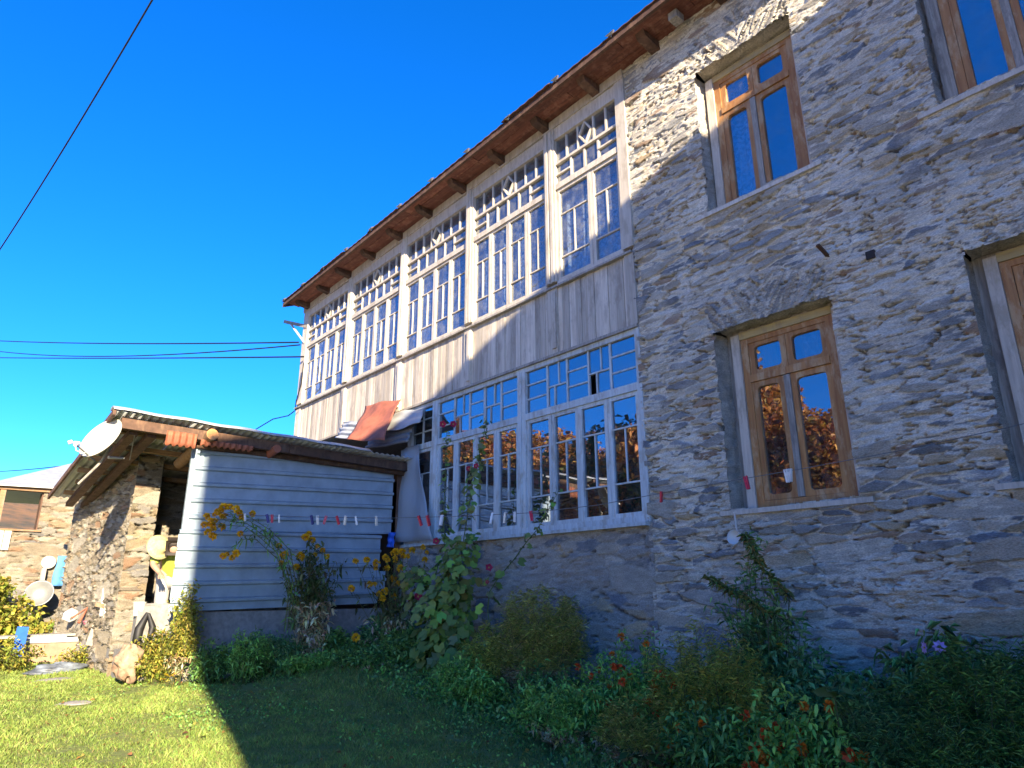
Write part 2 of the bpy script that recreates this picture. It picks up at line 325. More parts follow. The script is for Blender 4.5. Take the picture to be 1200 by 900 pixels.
# ---------------------------------------------------------------- rough masonry
PAL = np.array([(.20, .225, .26), (.31, .325, .34), (.42, .395, .35), (.48, .42, .33), (.52, .39, .23), (.38, .25, .16), (.58, .53, .44), (.27, .26, .245)])
def rough_wall(parent, O, U, Nrm, u0, u1, v0, v1, res, holes=(), fans=(), seed=1, csx=.27, csy=.078, mortar=.5, amp=1.0, mcol=(.46, .435, .38),
               pal=PAL, palw=(.14, .14, .16, .15, .15, .07, .13, .07), nparts=300, topfn=None, vis=None, sharp=1.0, tone=1.0):
    """a heightfield of irregular stones set in lumpy mortar; every larger stone becomes a mesh of its own"""
    O, U, Nrm = np.array(O, float), np.array(U, float), np.array(Nrm, float)
    us = np.arange(u0, u1+res*.5, res*1.4); vs = np.arange(v0, v1+res*.5, res*.74); Ug, Vg = np.meshgrid(us, vs, indexing='ij')
    wx = Ug+.05*fbm(Ug*3, Vg*5, seed+50, 3)+.02*fbm(Ug*14, Vg*20, seed+51, 2); wz = Vg+.035*fbm(Ug*2.2, Vg*4, seed+60, 4)+.008*fbm(Ug*12, Vg*25, seed+61, 2)
    sx = wx/csx; sy = wz/csy; fanm = np.zeros(Ug.shape, bool)
    for (xc, zb, hw, hh) in fans:
        m = (np.abs(Ug-xc) < hw+.06*fbm(Vg*9, Ug*9, seed+3, 2)) & (Vg > zb-.02) & (Vg < zb+hh*(1-.25*np.abs(Ug-xc)/hw)+.07*fbm(Ug*9, Vg*3, seed+5, 2))
        sgn = np.where(Ug < xc, 1, -1); a = math.radians(32)
        p = (Ug-xc)*math.cos(a)+sgn*(Vg-zb)*math.sin(a); q = -sgn*(Ug-xc)*math.sin(a)+(Vg-zb)*math.cos(a)
        sx = np.where(m, q/.42+sgn*31+97, sx); sy = np.where(m, p/.042+.25*fbm(Ug*12, Vg*12, seed+8, 2), sy); fanm |= m
    f1, f2, ca, cb, dx, dy = cell(sx, sy, seed)
    # some bigger blocks swallow the small ones
    g1, g2, ga, gb, gx, gy = cell(sx*.5+9.3, sy*.42+4.1, seed+20)
    bigp = h2(ga, gb, seed+30); lowb = sstep(1.2, -.2, Vg)
    big = (bigp < .10+.25*lowb) & ~fanm & (g2-g1 > .05)
    e = np.where(big, (g2-g1)*1.6, f2-f1); idn = np.where(big, ga*7919+gb*31+5e6, ca*1013+cb)
    ra = np.where(big, h2(ga, gb, seed+5), h2(ca, cb, seed+5)); rb = np.where(big, h2(ga, gb, seed+6), h2(ca, cb, seed+6)); rc = np.where(big, h2(ga, gb, seed+7), h2(ca, cb, seed+7))
    tx = np.where(big, gx, dx); ty = np.where(big, gy, dy)
    prof = sstep(.03, .16, e)
    lam = vn(Ug*5, wz*110, seed+70)*.004+vn(Ug*25, wz*60, seed+71)*.004
    sh = prof*(.006+.030*ra+.016*(rb-.5)*ty*2+.012*(rc-.5)*tx*2+lam)-.040*(1-prof)
    cov = fbm(Ug*1.4, Vg*1.8, seed+80, 4)
    mo = .004+.020*mortar*2*(cov+.35)*.6+.019*fbm(Ug*7, Vg*30, seed+81, 4)+.008*(1-np.abs(fbm(Ug*16, Vg*60, seed+82, 3)))*sharp
    crev = (np.abs(fbm(Ug*4, Vg*17, seed+90, 3)) < .062) & (fbm(Ug*2.3, Vg*3.1, seed+91, 2) > -.2)
    crev |= (np.abs(fbm(Ug*8, Vg*30, seed+92, 2)) < .075) & (fbm(Ug*4.3, Vg*6.1, seed+93, 2) > .0)
    mo = np.where(crev, mo-.050*sharp, mo+.006*sharp*(vn(Ug*30, Vg*85, seed+94)-.5))
    isst = (sh > mo) & (e > .05)
    H = np.maximum(sh, mo)*amp+.014*fbm(Ug*.9, Vg*.9, seed+95, 2)*amp
    pw = np.cumsum(np.array(palw)/sum(palw)); pr = np.where(big, h2(ga, gb, seed+9), h2(ca, cb, seed+9)); ki = np.searchsorted(pw, pr).clip(0, len(pal)-1)
    scol = pal[ki]*(0.8+.4*rc[..., None])
    scol = np.where(fanm[..., None], scol*.6+np.array((.38, .36, .32))*.4, scol)
    dust = np.clip(.20+.55*fbm(Ug*6, Vg*9, seed+61, 4), .08, .8)[..., None]; scol = scol*(1-dust)+np.array(mcol)*.85*dust
    stain = fbm(Ug*1.2, Vg*1.6, seed+97, 4)[..., None]
    mc = np.array(mcol)*(1+.22*stain)+np.array((.05, .02, -.03))*np.clip(fbm(Ug*2.1, Vg*2.6, seed+98, 3), 0, 1)[..., None]
    lw = (sstep(.75, -.3, Vg)*.22)[..., None]; mc = mc*(1-lw)+np.array((.33, .31, .27))*lw
    mixst = sstep(0, .006, sh-mo)[..., None]; recess_dark = np.clip((.004-np.maximum(sh, mo))/.03, 0, 1)[..., None]; Cc = (mc*(1-mixst)+scol*mixst)*tone*(1-.50*recess_dark)  # recess colour darkened: soil in the joints plus painted crevice shade
    P = O+Ug[..., None]*U+Vg[..., None]*np.array((0, 0, 1.))+H[..., None]*Nrm
    nu, nv = Ug.shape; idx = np.arange(nu*nv).reshape(nu, nv)
    Fq = np.stack([idx[:-1, :-1], idx[1:, :-1], idx[1:, 1:], idx[:-1, 1:]], -1).reshape(-1, 4)
    if np.dot(np.cross(U, (0, 0, 1.)), Nrm) < 0: Fq = Fq[:, ::-1]
    cu = Ug.ravel()[Fq].mean(1); cv = Vg.ravel()[Fq].mean(1); keep = np.ones(len(Fq), bool)
    jx = .018*fbm(cu*8, cv*14, seed+33, 3); jz = .022*fbm(cu*9+5, cv*9, seed+34, 3)
    for (a, b, c, d) in holes: keep &= ~((cu+jx > a) & (cu+jx < b) & (cv+jz > c) & (cv+jz < d))
    if topfn is not None: keep &= cv < topfn(cu)+.5*jz
    Fq = Fq[keep]
    Pr, Cr = P.reshape(-1, 3), Cc.reshape(-1, 3); st = isst.ravel()[Fq].sum(1) >= 3; ids = idn.ravel()[Fq[:, 0]]; ids = np.where(st, ids, -1)
    def sub(name, faces, par, kind=None):
        uq, inv = np.unique(faces, return_inverse=True)
        return link(name, npmesh(name, Pr[uq], inv.reshape(-1, 4), M['wall'], Cr[uq], smooth=True), par, kind)
    cnt_ids, counts = np.unique(ids[st], return_counts=True)
    wgt = counts.astype(float)
    order = cnt_ids[np.argsort(-wgt)][:nparts]; order = order[:max(1, (counts > 9).sum())]
    chosen = np.isin(ids, order)
    wall = sub('wall', Fq[~st], parent)
    rest = Fq[st & ~chosen]
    if len(rest): sub('small_stones', rest, wall, 'stuff')
    fc = Fq[chosen]; fi = ids[chosen]; o = np.argsort(fi, kind='stable'); fc, fi = fc[o], fi[o]
    cuts = np.flatnonzero(np.diff(fi))+1
    for g in np.split(fc, cuts): sub('stone', g, wall)
    return wall
def reveal(parent, x0, x1, z0, z1, yf, yb, seed, mat_col=(.56, .51, .43)):
    """rough sides of a window opening, dug into the masonry behind the face"""
    V = []; Q = []; C = []
    for (ax_, ay_, bx_, by_) in ((x0, z0, x0, z1), (x0, z1, x1, z1), (x1, z1, x1, z0), (x1, z0, x0, z0)):
        L = math.hypot(bx_-ax_, by_-ay_); nu = int(L/.025); nv = 10; base = len(V)
        nx, nz = (by_-ay_)/L, -(bx_-ax_)/L                      # towards the inside of the hole
        s = np.linspace(0, 1, nu+1)[:, None]; d = np.linspace(0, 1, nv+1)[None, :]
        hh = -.012+.018*fbm(s*L*9+seed, d*7+seed*3, seed, 4)+.016*fbm(s*L*26, d*2+seed, seed+4, 2)
        hh = hh-.035*(1-d)**2
        X = ax_+(bx_-ax_)*s+nx*hh; Z = ay_+(by_-ay_)*s+nz*hh; Y = yf+(yb-yf)*d+0*s
        c = np.array(mat_col)*(1+.3*fbm(s*L*6, d*3, seed+9, 3)[..., None])
        for i in range(nu+1):
            for j in range(nv+1): V.append((X[i, j], Y[i, j], Z[i, j])); C.append(c[i, j])
        for i in range(nu):
            for j in range(nv): a = base+i*(nv+1)+j; Q.append((a, a+1, a+nv+2, a+nv+1))
    return link('window_reveal', npmesh('window_reveal', V, Q, M['wall'], C, smooth=True), parent)

# ---------------------------------------------------------------- the house
house = empty('stone_house', (-6, 5.6, -1), 'two storey stone house with a whitewashed wooden glazed gallery on its left half', 'house')
holes = [(-3.45, -2.30, .70, 2.42), (-3.38, -2.29, 3.72, 5.44), (-1.29, -.16, .70, 2.42), (-1.24, -.14, 3.72, 5.44)]
rough_wall(house, (0, 5.6, 0), (1, 0, 0), (0, -1, 0), -4.385, .7, -1.15, 6.25, .0115, holes, fans=[(-2.88, 2.40, .62, .44), (-2.84, 5.42, .62, .5), (-.75, 2.40, .62, .44), (-.7, 5.42, .62, .5)], seed=3, mortar=1.2, csx=.27, csy=.072, mcol=(.78, .725, .61), amp=1.05)
for i, (a, b, c, d) in enumerate(holes): reveal(house, a, b, c, d, 5.592, 5.86, 5+i)
rough_wall(house, (0, 5.585, 0), (1, 0, 0), (0, -1, 0), -13.7, -4.345, -1.15, .66, .022, (), seed=14, mortar=1.15, amp=.75, mcol=(.46, .43, .385), csx=.34, csy=.13, nparts=120)
rough_wall(house, (-13.42, 5.6, 0), (0, 1, 0), (-1, 0, 0), 0, 5, -1.1, 5.9, .07, (), seed=15, nparts=60)
# rooms behind the windows
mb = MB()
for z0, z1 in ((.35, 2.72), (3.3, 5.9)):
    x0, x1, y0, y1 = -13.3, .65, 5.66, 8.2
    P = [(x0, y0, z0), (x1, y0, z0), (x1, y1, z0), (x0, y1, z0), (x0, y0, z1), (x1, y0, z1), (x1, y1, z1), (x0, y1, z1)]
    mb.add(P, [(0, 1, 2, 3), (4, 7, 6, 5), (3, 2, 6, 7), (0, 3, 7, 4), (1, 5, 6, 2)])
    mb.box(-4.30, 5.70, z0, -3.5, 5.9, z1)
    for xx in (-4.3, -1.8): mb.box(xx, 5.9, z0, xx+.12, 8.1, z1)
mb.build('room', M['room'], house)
# roof: sheets rising to a ridge, soffit boards, rafter ends
EY = 5.16
zE = lambda x: 5.925+(x+13.24)*.0235
def slopebox(mb, x0, x1, y0, y1, a0, a1, th):      # heights follow the eave line; a0/a1 offsets of the underside at y0/y1
    mb.hexa([(x0, y0, zE(x0)+a0), (x1, y0, zE(x1)+a0), (x1, y1, zE(x1)+a1), (x0, y1, zE(x0)+a1), (x0, y0, zE(x0)+a0+th), (x1, y0, zE(x1)+a0+th), (x1, y1, zE(x1)+a1+th), (x0, y1, zE(x0)+a1+th)])
rafx = [-13.15+.93*i for i in range(16)]
k = 0
for r_ in range(4):
    y0 = EY+.02+r_*.14; x = -13.42-(.03 if r_ % 2 else 0)
    while x < .7:
        L = random.choice([.93, 1.86, 1.86, 2.79]); x2 = min(x+L, .75)
        m = MB(); dz = random.uniform(-.004, .006); slopebox(m, x+.003, x2-.003, y0+.004, y0+.134, .03+dz, .02+dz, .018)
        m.build('soffit_board', M['soffit'], house); x = x2
for i, x in enumerate(rafx):
    m = MB(); e = random.uniform(-.05, .06)
    m.hexa([(x-.06, EY+.12+e, zE(x)-.045), (x+.06, EY+.12+e, zE(x)-.045), (x+.06, 5.9, zE(x)-.15), (x-.06, 5.9, zE(x)-.15), (x-.06, EY+.08+e, zE(x)+.028), (x+.06, EY+.08+e, zE(x)+.028), (x+.06, 5.9, zE(x)+.018), (x-.06, 5.9, zE(x)+.018)])
    m.build('rafter_end', M['darkwood'], house)
m = MB(); m.box(-3.47, 5.30, zE(-3.4)-.10, -3.36, 5.44, zE(-3.4)-.005); m.build('rafter_block', M['oldwood'], house)
def wave(x, p=.16, a=.012): return a*math.sin(2*PI*x/p)
x = -13.55
while x < .75:
    x2 = min(x+.93, .8); m = MB(); k0 = random.uniform(-.006, .012)
    m.grid(lambda u, v, x=x, x2=x2, k0=k0: (x+(x2-x+.03)*u, EY-.06-k0*2+v*4.6, zE(x+(x2-x)*u)+.075+.45*wave(x+(x2-x)*u)+k0+v*2.0), 24, 3, -.012)
    m.build('roof_sheet', M['roofrust'], house)
    if x < -3:
        q = MB(); xx = x+.05; q.add([(xx, EY-.085, zE(xx)+.10), (xx+.14, EY-.095, zE(xx)+.095), (xx+.10, EY-.02, zE(xx)+.155), (xx+.02, EY-.02, zE(xx)+.17), (xx+.06, EY-.04, zE(xx)+.075)], [(0, 1, 2, 3), (0, 4, 1), (1, 4, 2), (2, 4, 3), (3, 4, 0)])
        q.build('sunlit_tip', M['tinroof'], house)  # pale tabs added to paint the sunlit tips of the corrugation
    x = x2
m = MB(); slopebox(m, -13.52, .75, EY-.035, EY+.005, -.005, -.005, .07); m.build('fascia_board', M['darkwood'], house)
m = MB(); m.hexa([(-13.55, EY-.03, zE(-13.5)-.03), (-13.5, EY-.03, zE(-13.5)-.03), (-13.5, 9.8, zE(-13.5)+1.95), (-13.55, 9.8, zE(-13.5)+1.95), (-13.55, EY-.03, zE(-13.5)+.07), (-13.5, EY-.03, zE(-13.5)+.07), (-13.5, 9.8, zE(-13.5)+2.05), (-13.55, 9.8, zE(-13.5)+2.05)]); m.build('barge_board', M['darkwood'], house)
# ---- wooden gallery
GY0, GY1 = 5.585, 5.63            # sash front / back
def kz(x): return (zE(x)-.10-3.70)/(5.99-3.70)
def pane(parent, x0, x1, z0, z1, mat, y=5.612, rot=None):
    m = MB(); a = random.uniform(-.003, .003); b = random.uniform(-.003, .003); e = .006
    m.hexa([(x0-e, y-a, z0-e), (x1+e, y+a, z0-e), (x1+e, y+a+.004, z0-e), (x0-e, y-a+.004, z0-e), (x0-e, y-a+b, z1+e), (x1+e, y+a+b, z1+e), (x1+e, y+a+b+.004, z1+e), (x0-e, y-a+b+.004, z1+e)])
    return m.build('pane', mat, parent)
def sash(parent, x0, x1, z0, s1, s2, z1, mat, glass, st=.045, y0=GY0, y1=GY1, tilt=0, two=True):
    m = MB(); t_ = .0085
    m.box(x0, y0, z0, x0+st, y1, z1); m.box(x1-st, y0, z0, x1, y1, z1)
    m.box(x0+st, y0+.002, z0, x1-st, y1-.002, z0+st*.9); m.box(x0+st, y0+.002, z1-st*.9, x1-st, y1-.002, z1)
    xm = (x0+x1)/2+random.uniform(-.01, .01)
    for s in (s1, s2): m.box(x0+st, 5.597, s-t_, x1-st, 5.619, s+t_)
    if two: m.box(xm-t_, 5.599, s2+t_, xm+t_, 5.618, s1-t_) if s1 > s2 else m.box(xm-t_, 5.599, s1+t_, xm+t_, 5.618, s2-t_)
    o = m.build('sash', mat, parent)
    a, b = (min(s1, s2), max(s1, s2))
    pane(o, x0+st, x1-st, b+t_, z1-st*.9, glass); pane(o, x0+st, x1-st, z0+st*.9, a-t_, glass)
    pane(o, x0+st, xm-t_, a+t_, b-t_, glass); pane(o, xm+t_, x1-st, a+t_, b-t_, glass)
    return o
# upper gallery
posts = [(-13.36, -13.14), (-11.35, -11.16), (-9.42, -9.24), (-7.53, -7.35), (-5.78, -5.58), (-4.50, -4.355)]
for i, (a, b) in enumerate(posts):
    k = kz(a); top = 3.70+2.29*k
    m = MB(); m.box(a, 5.555, 3.74, b, 5.65, top); mid = (a+b)/2
    if 0 < i < 5: m.box(a+.035, 5.535, 3.74, a+.085, 5.553, top-.02); m.box(b-.085, 5.537, 3.74, b-.035, 5.554, top-.02)
    m.build('post', M['gal'], house)
    m = MB(); m.box(a+.01, 5.553, 2.79, b-.01 if i < 5 else b, 5.585, 3.655)
    if 0 < i < 5: m.box(mid+.01, 5.53, 2.85, b-.02, 5.552, 3.6)
    m.build('pilaster', M['board'], house)
bays = [(posts[i][1], posts[i+1][0]) for i in range(5)]
for bi, (a, b) in enumerate(bays):
    k = kz((a+b)/2); Z = lambda z: 3.70+(z-3.70)*k
    fr = MB(); zA0, zA1, zB0, zB1 = Z(5.450), Z(5.81), Z(5.115), Z(5.415)
    fr.box(a, 5.567, Z(5.80), b, 5.632, Z(5.985)); fr.box(a, 5.578, zB1, b, 5.630, zA0)
    fr.box(a, 5.563, Z(5.035), b, 5.634, zB0); fr.box(a, 5.562, 3.675, b, 5.64, 3.735)
    nA = 7 if bi < 4 else 5; dA = 3 if bi < 4 else 2
    wA = [1.0]*nA; wA[dA] = 1.35; tot = sum(wA); gap = .024; L = (b-a)-gap*(nA-1); xs = []; x = a
    for q in wA: xs.append((x, x+L*q/tot)); x += L*q/tot+gap
    for q in range(nA-1): fr.box(xs[q][1], 5.596, zA0, xs[q+1][0], 5.620, zA1)
    wB = [1.35, 1, 1, 1, 1, 1.5] if bi < 4 else [1.35, 1.1, 1.1, 1.7]; gap = .028; L = (b-a)-gap*(len(wB)-1); xb = []; x = a
    for q in wB: xb.append((x, x+L*q/sum(wB))); x += L*q/sum(wB)+gap
    for q in range(len(wB)-1): fr.box(xb[q][1], 5.594, zB0, xb[q+1][0], 5.621, zB1)
    zm = (zB0+zB1)/2
    for q in (0, len(wB)-1): fr.box(xb[q][0], 5.585, zm-.012, xb[q][1], 5.622, zm+.012)
    f = fr.build('gallery_window', M['gal'], house)
    for q, (x0, x1) in enumerate(xs):
        if q == dA:
            dm = MB(); xm, zc = (x0+x1)/2, (zA0+zA1)/2; hx, hz = (x1-x0)/2, (zA1-zA0)/2; hx *= .82; hz *= .86
            pts = [(xm, zc-hz), (xm+hx, zc), (xm, zc+hz), (xm-hx, zc)]
            for e_ in range(4):
                p0, p1 = pts[e_], pts[(e_+1) % 4]; dm.bar((p0[0], 5.60-.001*e_, p0[1]), (p1[0], 5.60-.001*e_, p1[1]), .022, .03, (0, 1, 0))
            dm.build('diamond_muntin', M['gal'], f)
        pane(f, x0, x1, zA0, zA1, M['glass'])
    for q, (x0, x1) in enumerate(xb):
        if q in (0, len(wB)-1): pane(f, x0, x1, zB0, zm-.012, M['glass']); pane(f, x0, x1, zm+.012, zB1, M['glass'])
        else: pane(f, x0, x1, zB0, zB1, M['glass'])
    ns = 4 if bi < 4 else 2; wS = (b-a)/ns
    if ns == 2: sx = [(a, a+.60), (a+.60, b)]
    else: sx = [(a+wS*q, a+wS*(q+1)) for q in range(4)]
    for q, (x0, x1) in enumerate(sx):
        st = .038 if ns == 4 else .048
        sash(f, x0+.002, x1-.002, 3.737, Z(4.66), Z(4.06), Z(5.033), M['gal'], M['glass'], st=st, y0=5.584+.003*(q % 2), y1=5.626)
m = MB(); m.hexa([(-13.40, 5.545, 3.70+2.285*kz(-13.4)), (-4.36, 5.545, 3.70+2.285*kz(-4.36)), (-4.36, 5.66, 3.70+2.285*kz(-4.36)), (-13.40, 5.66, 3.70+2.285*kz(-13.4)), (-13.40, 5.545, zE(-13.4)+.03), (-4.36, 5.545, zE(-4.36)+.03), (-4.36, 5.66, zE(-4.36)+.03), (-13.40, 5.66, zE(-13.4)+.03)])
m.build('wall_plate', M['gal'], house)
m = MB(); m.box(-13.40, 5.525, 3.652, -4.37, 5.60, 3.678); m.build('sill', M['oldwood'], house)
m = MB(); m.box(-13.4, 5.535, 2.752, -4.36, 5.62, 2.785); m.build('drip_moulding', M['oldwood'], house)
x = -13.36; 
while x < -4.40:
    wd = random.uniform(.088, .118); x2 = min(x+wd, -4.36); m = MB(); y = 5.582+random.uniform(-.004, .004)
    m.box(x+.0025, y, 2.79-random.uniform(0, .003), x2-.0025, y+.018, 3.65); m.build('board', M['board'], house); x = x2
# lace curtains and pale drapes
def curtain(x0, x1, z0, z1, y, mat, amp=.025, per=.11):
    m = MB(); ph = random.random()*6
    m.grid(lambda u, v: (x0+(x1-x0)*u, y+amp*math.sin(2*PI*(x1-x0)*u/per+ph)*(1-.4*v)+.012*math.sin(u*23+ph), z0+(z1-z0)*v), int((x1-x0)/.012), 3, .002)
    m.build('curtain', mat, house)
for a, b in ((-5.55, -5.08), (-5.04, -4.52), (-7.33, -6.65), (-6.55, -5.85), (-9.2, -8.5), (-8.3, -7.6), (-11.1, -10.3), (-10.1, -9.5), (-13.0, -12.7)): curtain(a, b, 3.6, 5.05, 5.70+random.uniform(0, .04), M['lace'])
M['drape'] = plain('striped_drape', (.42, .36, .30), .9, 0, 20, .3, .3)
for a, b in ((-12.6, -12.2), (-11.7, -11.4), (-10.9, -10.6), (-9.0, -8.8)): curtain(a, b, 3.6, 5.05, 5.72, M['drape'])
# lower gallery
lp = [(-8.96, -8.86), (-8.30, -8.165), (-6.365, -6.215), (-4.42, -4.355)]
for a, b in lp:
    m = MB(); m.box(a, 5.565, .665, b, 5.65, 2.75)
    if -8 < a < -5: m.box(a+.055, 5.55, .74, a+.085, 5.565, 2.7)
    m.build('post', M['blue'], house)
patt = [[(-8.165, -7.79, 's'), (-7.76, -7.43, 'd'), (-7.40, -7.10, 's'), (-7.06, -6.74, 'd'), (-6.71, -6.365, 's')],
        [(-6.215, -5.85, 's'), (-5.82, -5.505, 'd'), (-5.48, -5.155, 's'), (-5.13, -4.82, 'D'), (-4.79, -4.42, 's')], [(-8.86, -8.60, 's'), (-8.57, -8.30, 's')]]
for cells in patt:
    a, b = cells[0][0], cells[-1][1]; z0, z1 = 2.14, 2.69; fr = MB(); panes = []
    fr.box(a, 5.57, z1, b, 5.64, 2.751); fr.box(a, 5.568, 2.055, b, 5.64, z0); fr.box(a, 5.566, .668, b, 5.642, .73)
    for q in range(len(cells)-1): fr.box(cells[q][1], 5.594, z0, cells[q+1][0], 5.622, z1)
    t_ = .009
    for (x0, x1, s) in cells:
        if s == 's':
            hA, hB = z0+(z1-z0)*.335, z0+(z1-z0)*.68
            for h in (hA, hB): fr.box(x0, 5.592, h-t_, x1, 5.622, h+t_)
            panes += [(x0, x1, z0, hA-t_), (x0, x1, hA+t_, hB-t_), (x0, x1, hB+t_, z1)]
        else:
            h = z0+(z1-z0)*.47; fr.box(x0, 5.592, h-t_, x1, 5.622, h+t_); xa, xb_ = x0+(x1-x0)*.60, x0+(x1-x0)*.36
            fr.box(xa-t_, 5.593, h+t_, xa+t_, 5.621, z1); fr.box(xb_-t_, 5.593, z0, xb_+t_, 5.621, h-t_)
            panes += [(x0, xa-t_, h+t_, z1), (xa+t_, x1, h+t_, z1), (xb_+t_, x1, z0, h-t_)]
            if s == 'd': panes.append((x0, xb_-t_, z0, h-t_))      # in the fourth cell of the right bay this pane is missing
    f = fr.build('gallery_window', M['blue'], house)
    for p in panes: pane(f, *p, M['glasslow'], y=5.606)
    ns = 4 if len(cells) == 5 else 1; wS = (b-a)/ns
    for q in range(ns):
        sash(f, a+wS*q+.002, a+wS*(q+1)-.002, .732, 1.685, 1.09, 2.053, M['blue'], M['glasslow'], st=.05, y0=5.584+.003*(q % 2), y1=5.626)
m = MB(); m.box(-8.96, 5.50, .625, -4.37, 5.60, .664); m.build('sill', M['blue'], house)
for (x, z, h, r) in ((-5.55, .76, .22, .08), (-7.9, .76, .18, .07)):
    q = MB(); q.lathe([(r*.75, 0), (r, h), (r*.9, h), (r*.7, .02)], Matrix.Translation((x, 5.78, z))); q.build('flower_pot', M['white'], house)
m = MB(); m.box(-8.9, 5.66, .70, -4.4, 5.95, .745); m.build('inner_shelf', M['oldwood'], house)
curtain(-6.15, -5.95, 1.1, 2.1, 5.75, M['lace']); curtain(-6.1, -5.9, 1.02, 1.12, 5.7, M['drape'])

# ---- timber windows in the masonry
def plate(mb, x0, x1, z0, z1, h, r, y0, y1, n=5):
    """board x0..z1 with a rounded rectangular hole h=(a,b,c,d)"""
    a, b, c, d = h; ring = []
    for (cx, cz, s) in ((b-r, d-r, 0), (a+r, d-r, 90), (a+r, c+r, 180), (b-r, c+r, 270)):
        for i in range(n+1): t_ = math.radians(s+90*i/n); ring.append((cx+r*math.cos(t_), cz+r*math.sin(t_)))
    K = len(ring); out = []
    for i, (px, pz) in enumerate(ring):
        q = i//(n+1); j = i % (n+1)
        cxn = (x1, z1) if q == 0 else (x0, z1) if q == 1 else (x0, z0) if q == 2 else (x1, z0)
        if j == 0: out.append((x1, pz) if q == 0 else (px, z1) if q == 1 else (x0, pz) if q == 2 else (px, z0))
        elif j == n: out.append((px, z1) if q == 0 else (x0, pz) if q == 1 else (px, z0) if q == 2 else (x1, pz))
        else: out.append(cxn)
    vs = [(p[0], y0, p[1]) for p in ring]+[(p[0], y0, p[1]) for p in out]+[(p[0], y1, p[1]) for p in ring]+[(p[0], y1, p[1]) for p in out]
    fs = []
    for i in range(K):
        j = (i+1) % K
        if out[i] != out[j]: fs.append((i, j, j+K, i+K)); fs.append((i+K, j+K, j+3*K, i+3*K))
        else: fs.append((i, j, j+K))
        fs.append((i, i+2*K, j+2*K, j))
    mb.add(vs, fs)
def stone_window(dx, dz, glass, skew=0, grey_sash=True, light_jamb='gal', sh=1.0):
    X = lambda x: x+dx
    Z = lambda z: .71+(z-.71)*sh+dz
    Y = 5.76
    fr = MB(); fr.box(X(-3.285), Y, Z(.715), X(-3.215), Y+.07, Z(2.325)); fr.box(X(-2.455), Y, Z(.715), X(-2.385), Y+.07, Z(2.325))
    fr.box(X(-3.215), Y+.002, Z(2.275), X(-2.455), Y+.07, Z(2.325)); fr.box(X(-3.215), Y-.012, Z(1.885), X(-2.455), Y+.07, Z(1.955)); fr.box(X(-3.215), Y+.002, Z(.715), X(-2.455), Y+.07, Z(.77))
    f = fr.build('window', M['brown'], house)
    m = MB(); m.box(X(-3.375), Y-.02, Z(.70), X(-3.287), Y+.09, Z(2.385)); m.build('jamb_board', M[light_jamb], f)
    m = MB(); m.box(X(-2.383), Y-.01, Z(.70), X(-2.31), Y+.09, Z(2.385)); m.build('jamb_board', M['gal'], f)
    m = MB(); m.box(X(-3.287), Y-.014, Z(2.327), X(-2.383), Y+.09, Z(2.40)); m.build('lintel_board', M['lintel'], f)
    m = MB(); m.box(X(-3.55), Y-.205, Z(.648), X(-2.20), Y+.07, Z(.690)); m.build('sill', M['gal'], f)
    m = MB(); m.box(X(-3.39), 5.81, Z(2.35), X(-2.29), 5.90, Z(2.46)); m.box(X(-3.46), 5.82, Z(.66), X(-3.37), 5.9, Z(2.45)); m.build('packing_board', M['oldwood'], f)
    for (a, b) in ((-3.212, -2.842), (-2.838, -2.458)):
        m = MB(); hx = (a+.055, b-.055, Z(1.995), Z(2.235)); plate(m, X(a), X(b), Z(1.957), Z(2.273), (X(hx[0]), X(hx[1]), hx[2], hx[3]), .035, Y+.012, Y+.055)
        s = m.build('transom_frame', M['brown'], f); pane(s, X(hx[0]), X(hx[1]), hx[2], hx[3], glass, y=Y+.036)
    for i, (a, b) in enumerate(((-3.212, -2.858), (-2.832, -2.458))):
        m = MB(); hx = (a+.05, b-.085 if i == 0 else b-.05, Z(.82), Z(1.83))
        plate(m, X(a), X(b) if i else X(b)-.035, Z(.773), Z(1.882), (X(hx[0]), X(hx[1]), hx[2], hx[3]), .04, Y+.004+.004*i, Y+.05)
        s = m.build('sash', M['brown'], f); pane(s, X(hx[0]), X(hx[1]), hx[2], hx[3], glass, y=Y+.03)
        if i == 0:
            m = MB(); m.box(X(b)-.034, Y-.006, Z(.775), X(b)+.024, Y+.055, Z(1.88)); m.build('meeting_stile', M['oldwood' if grey_sash else 'brown'], s)
    return f
stone_window(0, 0, M['glasslow'])
stone_window(0.01, 3.015, M['glassblue'], light_jamb='gal')
stone_window(2.155, 0, M['glasslow'], grey_sash=False)
stone_window(2.155, 3.0, M['glassblue'], light_jamb='oldwood')
curtain(-3.16, -2.98, 1.95, 2.27, 5.9, M['drape'], .012, .05); curtain(-2.75, -2.6, 1.95, 2.27, 5.9, M['lace'], .012, .05)
curtain(-3.3, -2.95, 3.9, 5.3, 5.95, M['lace'], .02, .2)

# ---------------------------------------------------------------- neighbouring house on the sunny side (throws the big shadow)
nb = empty('neighbouring_house', (9, 2, -1.5), 'tall stone house next door, outside the picture, shading the lawn', 'house')
prof = [(-1.25, -2), (-1.35, 1.5), (-1.64, 2.85), (-2.03, 4.25), (-2.26, 5.0), (-2.26, 7.02), (.8, 7.87), (2.9, 8.08), (7.5, 8.5), (7.5, -2)]
m = MB(); K = len(prof); m.add([(6, a, b) for a, b in prof]+[(13, a, b) for a, b in prof], [tuple(range(K-1, -1, -1)), tuple(range(K, 2*K))]+[(i, (i+1) % K, (i+1) % K+K, i+K) for i in range(K)])
m.build('wall', M['stonegrey'], nb)

